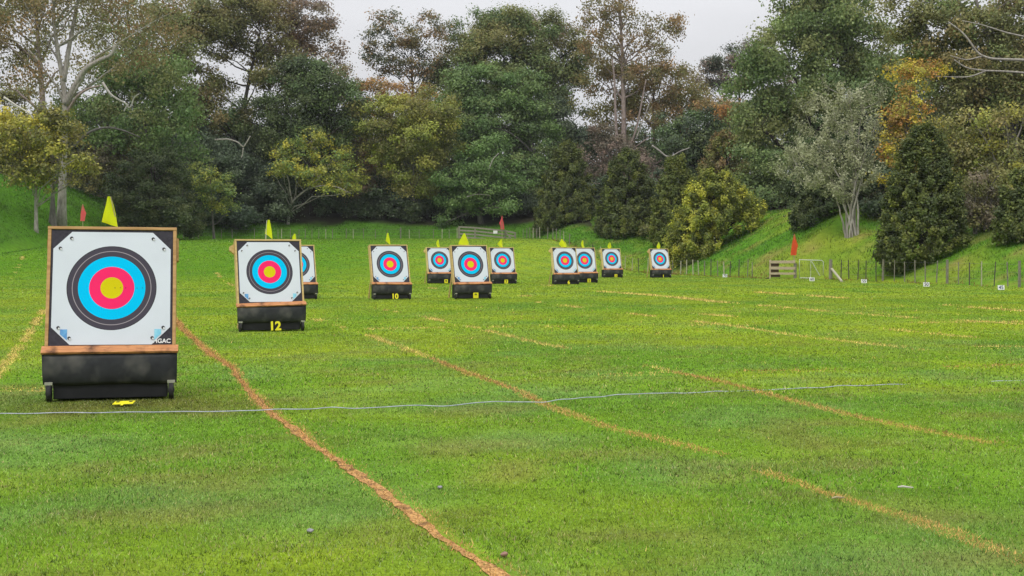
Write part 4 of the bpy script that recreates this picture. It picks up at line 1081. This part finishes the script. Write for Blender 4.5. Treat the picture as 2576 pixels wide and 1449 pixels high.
tree('tall_tree', 'broad dome-shaped olive tree topping the skyline behind the green oaks', 'tree', 136, 1290,
     [(1210, 90, 75, 55), (1290, 80, 80, 50), (1370, 100, 80, 60), (1430, 140, 55, 60), (1170, 150, 60, 60), (1260, 160, 100, 60), (1400, 220, 80, 70), (1330, 190, 90, 60), (1250, 55, 50, 26), (1150, 210, 50, 60)], 'olive', .55, 'bark_dark', .36, 2.7, 1.25, twig=.2, mix='green')
tree('tall_tree', 'dusky red-tipped tree peeping over the dome-shaped olive crown', 'tree', 141, 1330,
     [(1300, 60, 60, 26), (1360, 70, 60, 30), (1420, 90, 40, 30)], 'pink', .3, 'bark_grey', .34, 1.6, .9, mix='rust', twig=.8)
tree('oak_tree', 'large mid-green oak with a grey trunk behind the far wooden gate', 'tree', 126, 1345,
     [(1160, 230, 65, 50), (1230, 215, 75, 50), (1300, 230, 70, 50), (1350, 290, 50, 50), (1180, 310, 70, 50), (1270, 310, 85, 55), (1340, 370, 55, 60), (1250, 390, 80, 50), (1320, 450, 60, 55)], 'mid', .5, 'bark_grey', .34, 2.8, 1.05, twig=.3,
     path=[(1342, 530), (1345, 450), (1346, 400), (1330, 330), (1300, 270)], mix='green')
tree('oak_tree', 'green oak with layered branches right behind the target numbered 9', 'tree', 120.5, 1212,
     [(1225, 365, 45, 30), (1200, 410, 60, 30), (1150, 450, 55, 28), (1250, 430, 60, 30), (1210, 470, 70, 30), (1290, 470, 50, 28), (1140, 500, 50, 26), (1240, 510, 70, 26), (1130, 555, 35, 22), (1320, 460, 26, 18)], 'mid', .3, 'bark_grey', .32, 2.4, .8, twig=.5,
     path=[(1208, 560), (1206, 520), (1208, 470), (1215, 400)], extra=[([(1228, 430, -3), (1240, 400, -3), (1255, 385, -3)], .08, .04, 'bark_pale'), ([(1175, 495, -3), (1200, 488, -3), (1235, 492, -3)], .07, .04, 'bark_pale')])
tree('tree', 'shadowy dark tree in the gloom behind the layered oak', 'tree', 129, 1120,
     [(1110, 420, 70, 60), (1150, 380, 60, 50), (1100, 500, 90, 60), (1190, 540, 90, 50), (1000, 510, 90, 60), (1060, 560, 80, 40)], 'dark', .35, 'bark_dark', .36, 2.8, 1.2, twig=.15)
tree('tree', 'dark blue-green tree standing behind the big grey oak trunk', 'tree', 133, 1430,
     [(1430, 300, 60, 70), (1400, 400, 70, 80), (1460, 380, 50, 80), (1380, 500, 80, 60), (1450, 480, 60, 60)], 'darkblue', .35, 'bark_dark', .36, 2.9, 1.2, twig=.15, mix='dark')

# --- tall gum in the middle
tree('gum_tree', 'tallest gum, slender pinkish trunks and ragged crown alone against the sky', 'tree', 128, 1570,
     [(1560, 30, 55, 40), (1510, 60, 40, 35), (1620, 70, 45, 30), (1680, 60, 36, 24), (1705, 75, 22, 14), (1560, 110, 60, 35), (1490, 110, 30, 26), (1640, 130, 50, 30), (1530, 170, 50, 32), (1600, 190, 55, 35), (1660, 170, 35, 22), (1550, -20, 45, 40), (1500, 10, 26, 26), (1475, 70, 16, 30)], 'rust', .4, 'bark_pink', .34, 1.15, .9, 'gum', twig=.9, mix='gum', limbs=26,
     path=[(1568, 380), (1570, 300), (1567, 220), (1566, 150), (1563, 90), (1560, 20), (1555, -50)],
     extra=[([(1552, 370, -.8), (1548, 280, -1), (1546, 200, -1), (1540, 150, -1)], .2, .1, 'bark_pink'), ([(1580, 380, -1), (1600, 330, -1), (1612, 270, -1), (1625, 200, -1)], .15, .07, 'bark_pink'),
            ([(1600, 350, -5), (1618, 300, -5), (1640, 245, -5)], .08, .04, 'bark_pale'), ([(1560, 378, -1.5), (1575, 385, -4), (1610, 362, -6), (1632, 345, -6)], .10, .05, 'bark_pink')])
tree('gum_tree', 'brown-leaved gum spreading beneath the tallest gum', 'tree', 131, 1640,
     [(1520, 210, 55, 45), (1600, 250, 70, 40), (1680, 210, 70, 45), (1740, 250, 60, 40), (1650, 290, 80, 40), (1540, 290, 60, 45), (1790, 260, 50, 35), (1620, 190, 50, 35), (1720, 180, 40, 26)], 'rust', .35, 'bark_pink', .34, 1.7, 1.1, 'gum', twig=.6, mix='olive')
tree('tree', 'half-bare tree of fine brown twigs at the foot of the tallest gum', 'tree', 124, 1545,
     [(1510, 360, 55, 50), (1570, 400, 60, 50), (1480, 420, 40, 50), (1620, 440, 50, 50)], 'brown', .22, 'bark_pink', .3, 1.3, .8, twig=1.0, mix='pink', limbs=18)
tree('tree', 'dark green tree with a curved dead branch hanging before it', 'tree', 126, 1760,
     [(1690, 350, 60, 45), (1750, 340, 70, 50), (1800, 300, 50, 45), (1720, 420, 80, 50), (1800, 400, 60, 60), (1830, 330, 40, 60)], 'green', .35, 'bark_dark', .34, 2.8, 1.1, twig=.25, mix='darkblue',
     extra=[([(1640, 366, -7), (1660, 380, -7), (1676, 395, -7), (1692, 392, -7), (1712, 380, -7), (1735, 372, -7)], .11, .05, 'bark_pale')])
tree('tall_tree', 'distant dark feathery tree standing in the dip of the skyline', 'tree', 150, 1830,
     [(1880, 140, 55, 36), (1820, 150, 45, 26), (1850, 190, 70, 36), (1790, 165, 26, 18), (1930, 190, 60, 60), (1770, 215, 40, 22)], 'darkblue', .35, 'bark_dark', .36, 1.7, .95, twig=.7, mix='pink')
tree('autumn_tree', 'orange-tinged low crown between the brown gum and the huge weeping evergreen', 'tree', 122, 1830,
     [(1790, 265, 45, 18), (1840, 290, 40, 26), (1860, 270, 35, 18)], 'orange', .16, 'bark_grey', .3, 1.2, .7, mix='rust', twig=.6)

# --- clipped-looking conifers along the far side
tree('conifer', 'dark olive conifer just past the far wooden gate', 'conifer', 113, 1425, [(1425, 496, 80, 130), (1425, 540, 76, 86)], 'totara', .2, 'bark_dark', .24, 3.6, .5, 'cone', twig=.1, mix='totaradark')
tree('conifer', 'conical dark conifer behind the target numbered 3', 'conifer', 104, 1578, [(1577, 505, 75, 122), (1577, 545, 70, 80)], 'totara', .2, 'bark_dark', .24, 3.6, .5, 'cone', twig=.1, mix='totaradark')
tree('conifer', 'yellowish conifer squeezed in behind the big yellow-green bush', 'conifer', 97, 1705, [(1702, 510, 62, 114), (1700, 550, 58, 76)], 'totara', .2, 'bark_dark', .24, 3.6, .5, 'cone', twig=.1)
tree('conifer', 'rusty olive conifer rising over the big yellow-green bush', 'conifer', 104, 1825, [(1822, 440, 72, 100), (1826, 490, 70, 70)], 'totara', .22, 'bark_dark', .26, 3.2, .55, 'cone', twig=.1, mix='rust')
tree('evergreen_bush', 'big rounded yellow-green bush behind the lone far target', 'bush', 84.5, 1805,
     [(1802, 548, 122, 108), (1860, 586, 92, 72), (1752, 588, 72, 72), (1800, 500, 78, 48)], 'totarabright', .22, 'bark_dark', .22, 3.0, .55, 'cone', twig=.15, mix='totara', cdens=.6)
tree('evergreen_bush', 'small dull brown bush at the foot of the far bank behind the target numbered 5', 'bush', 101, 1640,
     [(1640, 596, 36, 24), (1610, 604, 26, 16)], 'totaradark', .1, 'bark_dark', .24, 2.6, .5, mix='olive', twig=.2)

# --- the huge weeping evergreen and its neighbours on the east bank
tree('evergreen_tree', 'huge weeping grey-green evergreen towering over the grassy bank', 'tree', 97, 2000,
     [(2010, 60, 90, 60), (2110, 40, 110, 60), (1960, 140, 85, 65), (2060, 150, 100, 60), (2170, 120, 90, 60), (1920, 220, 70, 60), (2020, 260, 90, 60), (2130, 230, 90, 65), (2210, 200, 60, 60), (1990, 0, 50, 50), (2080, -30, 90, 50), (1905, 300, 60, 55), (1960, 350, 80, 50)], 'green', .55, 'bark_dark', .34, 3.4, 1.1, 'gum', twig=.35, mix='gumlight', limbs=18,
     path=[(1985, 470), (2010, 400), (2035, 300), (2042, 220), (2045, 150), (2040, 80)])
tree('evergreen_tree', 'lower grey-green tree with bare dark twigs under the huge weeping evergreen', 'tree', 93, 1955,
     [(1900, 400, 50, 50), (1880, 460, 35, 50), (1950, 420, 60, 45), (2000, 480, 55, 40), (1940, 500, 70, 40)], 'gumlight', .3, 'bark_dark', .3, 2.2, .9, twig=.9, mix='green')
tree('tree', 'deep green tree behind the huge weeping evergreen near the orange one', 'tree', 104, 2210,
     [(2180, 210, 70, 60), (2240, 180, 60, 70), (2200, 300, 70, 60), (2120, 330, 80, 60), (2250, 280, 50, 60)], 'darkblue', .35, 'bark_dark', .34, 3.0, 1.1, twig=.2, mix='mid')
tree('lichen_tree', 'grey lichen-covered tree with many slender pale stems on the grassy bank', 'tree', 70, 2142,
     [(2110, 260, 50, 42), (2170, 250, 46, 45), (2060, 320, 55, 42), (2130, 330, 60, 45), (2190, 320, 36, 60), (2010, 380, 50, 34), (2090, 400, 60, 36), (2165, 400, 45, 42), (1985, 420, 34, 24), (2200, 230, 20, 30), (2040, 270, 30, 24), (2055, 425, 52, 34), (2105, 455, 50, 32), (2155, 455, 36, 34), (2185, 430, 32, 40), (2025, 455, 36, 22), (2125, 490, 36, 16)], 'lichen', .075, 'bark_pale', .17, .82, .5, 'lichen', stems=9, twig=1.0, limbs=34)
tree('evergreen_bush', 'black-green bush directly behind the grey lichen-covered tree', 'bush', 74.5, 2075,
     [(2072, 545, 74, 78), (2040, 575, 50, 46), (2115, 575, 60, 60), (2165, 545, 44, 66)], 'totaradark', .18, 'bark_dark', .22, 3.2, .5, 'cone', twig=.1, mix='dark')
tree('tree', 'shadowed tree behind the stems of the grey lichen-covered tree', 'tree', 88, 2120,
     [(2120, 450, 90, 60), (2040, 460, 60, 60), (2210, 460, 70, 60), (2190, 540, 60, 50), (2130, 400, 80, 60)], 'dark', .25, 'bark_dark', .28, 2.8, .9, twig=.2)
tree('autumn_tree', 'bright orange autumn tree beside the grey lichen-covered tree', 'tree', 74, 2275,
     [(2265, 270, 50, 40), (2300, 220, 36, 36), (2240, 320, 36, 36), (2290, 330, 50, 40), (2250, 370, 50, 36), (2330, 170, 60, 16), (2290, 430, 50, 34), (2215, 380, 26, 30), (2260, 180, 34, 16), (2350, 320, 40, 22), (2395, 350, 30, 16), (2205, 440, 24, 22)], 'orange', .13, 'bark_grey', .24, 1.2, .55, twig=.7, mix='yellow')
tree('conifer', 'dark green conifer with a broad skirt behind the wire fence', 'conifer', 60.5, 2325,
     [(2325, 500, 108, 180), (2325, 560, 110, 118)], 'totaradark', .2, 'bark_dark', .19, 3.6, .38, 'cone', twig=.1, mix='totara')
tree('tall_tree', 'broad olive tree with long bare pale branches above the orange one', 'tree', 80, 2560,
     [(2350, 60, 90, 65), (2450, 30, 90, 60), (2540, 80, 90, 70), (2390, 150, 80, 55), (2490, 160, 90, 60), (2580, 180, 70, 70), (2300, 20, 60, 50), (2450, 240, 90, 50), (2380, 250, 60, 45), (2530, 270, 70, 50), (2310, 110, 50, 50), (2620, 30, 80, 80)], 'gumlight', .42, 'bark_grey', .28, 2.4, .95, twig=.5, mix='olive+gum', limbs=20,
     extra=[([(2600, 152, -6), (2540, 150, -6), (2490, 148, -6), (2460, 136, -6), (2440, 105, -6), (2420, 80, -6), (2385, 55, -6)], .12, .05, 'bark_pale'),
            ([(2600, 186, -6), (2540, 180, -6), (2480, 178, -6), (2430, 172, -6), (2400, 150, -6)], .09, .04, 'bark_pale'), ([(2470, 142, -6), (2430, 152, -6), (2390, 140, -6)], .06, .03, 'bark_pale'),
            ([(2590, 95, -6), (2530, 82, -6), (2470, 62, -6), (2420, 52, -6)], .07, .03, 'bark_pale'), ([(2480, 178, -6), (2440, 195, -6), (2340, 192, -6)], .06, .03, 'bark_pale')])
tree('tree', 'many-stemmed grey-trunked tree with scattered yellow leaves behind the last fence posts', 'tree', 70, 2535,
     [(2400, 330, 70, 50), (2470, 320, 70, 55), (2540, 330, 60, 60), (2420, 400, 60, 45), (2500, 400, 70, 45), (2570, 400, 50, 50), (2370, 390, 40, 45), (2450, 450, 60, 36)], 'olive', .11, 'bark_pale', .25, 1.2, .7, stems=7, twig=.95, mix='gum+ygreen', limbs=24)
tree('tree', 'dim olive tree closing the gap behind the many-stemmed grey tree', 'tree', 84, 2460,
     [(2430, 300, 90, 70), (2530, 320, 90, 80), (2470, 420, 110, 80), (2360, 420, 80, 80), (2560, 470, 80, 80), (2420, 520, 90, 60), (2300, 470, 70, 70)], 'olive', .3, 'bark_dark', .28, 2.6, 1.0, twig=.3, mix='dark')
tree('shrub', 'brown half-dead shrub between two dark conifers by the wire fence', 'shrub', 62, 2465,
     [(2450, 470, 50, 40), (2480, 520, 50, 45), (2440, 540, 45, 36), (2500, 460, 36, 36)], 'brown', .07, 'bark_grey', .2, 1.6, .5, twig=.8, mix='olive', stems=5)
tree('conifer', 'dark conifer cut off at the edge by the last fence posts', 'conifer', 57, 2570,
     [(2565, 560, 66, 120), (2590, 600, 70, 90)], 'totaradark', .18, 'bark_dark', .19, 3.4, .38, 'cone', twig=.1, mix='totara')
tree('shrub', 'loose yellow-brown shrub behind the dark conifer cut off at the edge', 'shrub', 66, 2545,
     [(2540, 470, 50, 40), (2570, 430, 40, 40), (2520, 520, 40, 36)], 'ygreen', .07, 'bark_grey', .2, 1.8, .5, twig=.5, mix='olive', stems=4)

# --- second row and undergrowth that close the wood behind
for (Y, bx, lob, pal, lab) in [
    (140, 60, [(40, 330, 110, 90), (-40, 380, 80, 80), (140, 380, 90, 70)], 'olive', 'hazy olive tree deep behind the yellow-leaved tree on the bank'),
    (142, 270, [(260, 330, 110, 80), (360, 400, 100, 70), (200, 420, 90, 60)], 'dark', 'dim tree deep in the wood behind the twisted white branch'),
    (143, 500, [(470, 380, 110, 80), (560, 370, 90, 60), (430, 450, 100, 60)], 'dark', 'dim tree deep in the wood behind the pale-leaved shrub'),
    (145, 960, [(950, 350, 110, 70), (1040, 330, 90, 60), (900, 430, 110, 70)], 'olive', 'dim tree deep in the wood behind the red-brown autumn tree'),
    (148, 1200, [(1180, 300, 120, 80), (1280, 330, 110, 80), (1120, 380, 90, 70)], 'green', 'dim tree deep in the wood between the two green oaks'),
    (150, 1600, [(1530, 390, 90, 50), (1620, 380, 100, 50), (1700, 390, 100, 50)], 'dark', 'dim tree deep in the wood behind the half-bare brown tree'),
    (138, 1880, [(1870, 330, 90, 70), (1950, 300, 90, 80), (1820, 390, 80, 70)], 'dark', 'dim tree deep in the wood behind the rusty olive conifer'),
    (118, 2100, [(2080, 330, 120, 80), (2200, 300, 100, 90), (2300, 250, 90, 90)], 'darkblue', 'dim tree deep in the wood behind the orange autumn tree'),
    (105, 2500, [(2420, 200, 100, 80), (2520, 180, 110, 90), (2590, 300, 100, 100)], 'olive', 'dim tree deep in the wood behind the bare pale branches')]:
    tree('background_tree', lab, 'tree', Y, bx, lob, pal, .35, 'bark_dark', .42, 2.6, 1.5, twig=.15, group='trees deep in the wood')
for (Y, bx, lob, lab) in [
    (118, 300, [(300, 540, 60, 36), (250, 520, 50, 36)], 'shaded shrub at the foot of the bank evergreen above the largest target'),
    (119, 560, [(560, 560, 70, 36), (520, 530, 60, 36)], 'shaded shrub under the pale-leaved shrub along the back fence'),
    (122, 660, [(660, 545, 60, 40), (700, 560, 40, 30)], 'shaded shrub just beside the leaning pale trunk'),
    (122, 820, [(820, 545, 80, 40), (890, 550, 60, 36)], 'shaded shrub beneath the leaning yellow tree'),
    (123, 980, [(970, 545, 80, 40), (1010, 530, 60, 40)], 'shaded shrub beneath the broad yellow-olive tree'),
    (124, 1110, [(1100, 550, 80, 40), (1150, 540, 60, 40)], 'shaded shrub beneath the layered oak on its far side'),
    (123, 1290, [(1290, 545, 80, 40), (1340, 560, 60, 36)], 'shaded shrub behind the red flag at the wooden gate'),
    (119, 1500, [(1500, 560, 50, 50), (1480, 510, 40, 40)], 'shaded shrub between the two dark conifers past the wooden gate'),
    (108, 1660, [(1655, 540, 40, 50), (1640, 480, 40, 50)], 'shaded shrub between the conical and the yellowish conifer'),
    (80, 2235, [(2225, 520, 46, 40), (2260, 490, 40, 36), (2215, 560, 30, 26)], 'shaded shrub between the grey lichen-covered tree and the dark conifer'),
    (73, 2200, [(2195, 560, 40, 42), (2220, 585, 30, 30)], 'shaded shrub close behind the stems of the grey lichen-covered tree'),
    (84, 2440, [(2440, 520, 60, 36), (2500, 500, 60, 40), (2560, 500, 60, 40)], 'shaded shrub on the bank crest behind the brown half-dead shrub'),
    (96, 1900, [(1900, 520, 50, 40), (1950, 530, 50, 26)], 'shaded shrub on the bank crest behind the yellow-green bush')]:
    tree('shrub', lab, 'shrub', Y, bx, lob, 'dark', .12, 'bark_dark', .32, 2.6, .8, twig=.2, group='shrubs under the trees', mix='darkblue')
print('LEAVES', LEAFTOTAL[0])
# ------------------------------------------------------------------ sky, sun, camera
SUN_EL, SUN_AZ = R(56), R(205)          # azimuth clockwise from +Y (north): the sun stands behind the camera, a little to the left
w = bpy.data.worlds.new('World'); SC.world = w; w.use_nodes = True
nt = w.node_tree; nt.nodes.clear(); L = nt.links.new
out = nt.nodes.new('ShaderNodeOutputWorld'); bg = nt.nodes.new('ShaderNodeBackground')
sky = nt.nodes.new('ShaderNodeTexSky'); sky.sky_type = 'NISHITA'; sky.sun_disc = False
sky.sun_elevation = SUN_EL; sky.sun_rotation = SUN_AZ; sky.dust_density = 3; sky.air_density = 1
hs = N(nt, 'ShaderNodeHueSaturation'); hs.inputs['Saturation'].default_value = .12
L(sky.outputs[0], hs.inputs['Color'])
# overcast: a thick grey cloud layer, brighter towards the zenith, with faint large structure
tc = N(nt, 'ShaderNodeTexCoord'); sx = N(nt, 'ShaderNodeSeparateXYZ'); L(tc.outputs['Generated'], sx.inputs[0])
rp = N(nt, 'ShaderNodeValToRGB'); e = rp.color_ramp.elements
e[0].position = 0; e[0].color = (6.3, 6.35, 6.6, 1); e[1].position = .9; e[1].color = (19, 19.2, 20, 1)
L(sx.outputs['Z'], rp.inputs['Fac'])
mp = N(nt, 'ShaderNodeMapping'); mp.inputs['Scale'].default_value = (1, 1, 3.5); L(tc.outputs['Generated'], mp.inputs[0])
nz = N(nt, 'ShaderNodeTexNoise'); nz.inputs['Scale'].default_value = 2.6; nz.inputs['Detail'].default_value = 4; L(mp.outputs[0], nz.inputs['Vector'])
mr = N(nt, 'ShaderNodeMapRange'); mr.inputs['From Min'].default_value = .3; mr.inputs['From Max'].default_value = .7; mr.inputs['To Min'].default_value = .9; mr.inputs['To Max'].default_value = 1.1
L(nz.outputs['Fac'], mr.inputs['Value'])
h2 = N(nt, 'ShaderNodeHueSaturation'); L(rp.outputs[0], h2.inputs['Color']); L(mr.outputs[0], h2.inputs['Value'])
mx = N(nt, 'ShaderNodeMixRGB'); mx.inputs['Fac'].default_value = .8; L(hs.outputs[0], mx.inputs['Color1']); L(h2.outputs[0], mx.inputs['Color2'])
L(mx.outputs[0], bg.inputs['Color']); bg.inputs['Strength'].default_value = .1
L(bg.outputs[0], out.inputs['Surface'])
sl = bpy.data.lights.new('sun', 'SUN'); sl.energy = 1.5; sl.angle = R(10); sl.color = (1, .965, .9)
so = bpy.data.objects.new('sun', sl); COL.objects.link(so)
sd = Vector((math.sin(SUN_AZ) * math.cos(SUN_EL), math.cos(SUN_AZ) * math.cos(SUN_EL), math.sin(SUN_EL)))
so.rotation_euler = sd.to_track_quat('Z', 'Y').to_euler(); so.location = (0, -20, 60)
cd = bpy.data.cameras.new('camera'); cd.sensor_width = 36; cd.lens = 36 * F / 2576; cd.clip_end = 4000; cd.clip_start = .1
co = bpy.data.objects.new('camera', cd); COL.objects.link(co); co.location = (0, 0, CAMH); co.rotation_euler = (R(90) - PITCH, 0, 0)
SC.camera = co
SC.view_settings.view_transform = 'Standard'; SC.view_settings.look = 'None'; SC.view_settings.gamma = 1; SC.view_settings.exposure = 0
SC.render.film_transparent = False
SC.cycles.use_denoising = True
SC.cycles.max_bounces = 6; SC.cycles.diffuse_bounces = 3; SC.cycles.transparent_max_bounces = 4; SC.cycles.transmission_bounces = 3

# thin moist air over the valley floor
hm = bpy.data.materials.new('haze'); hm.use_nodes = True; nt = hm.node_tree; nt.nodes.clear()
o_ = nt.nodes.new('ShaderNodeOutputMaterial'); pv = nt.nodes.new('ShaderNodeVolumePrincipled')
pv.inputs['Color'].default_value = (.93, .96, 1, 1); pv.inputs['Density'].default_value = .00016; pv.inputs['Anisotropy'].default_value = .2
nt.links.new(pv.outputs[0], o_.inputs['Volume'])
hz = MB().box(-160, 160, -60, 330, -1.5, 62).build('haze', hm); hz['kind'] = 'stuff'; hz['label'] = 'thin pale air softening the far trees'
SC.cycles.volume_bounces = 0; SC.cycles.volume_max_steps = 64
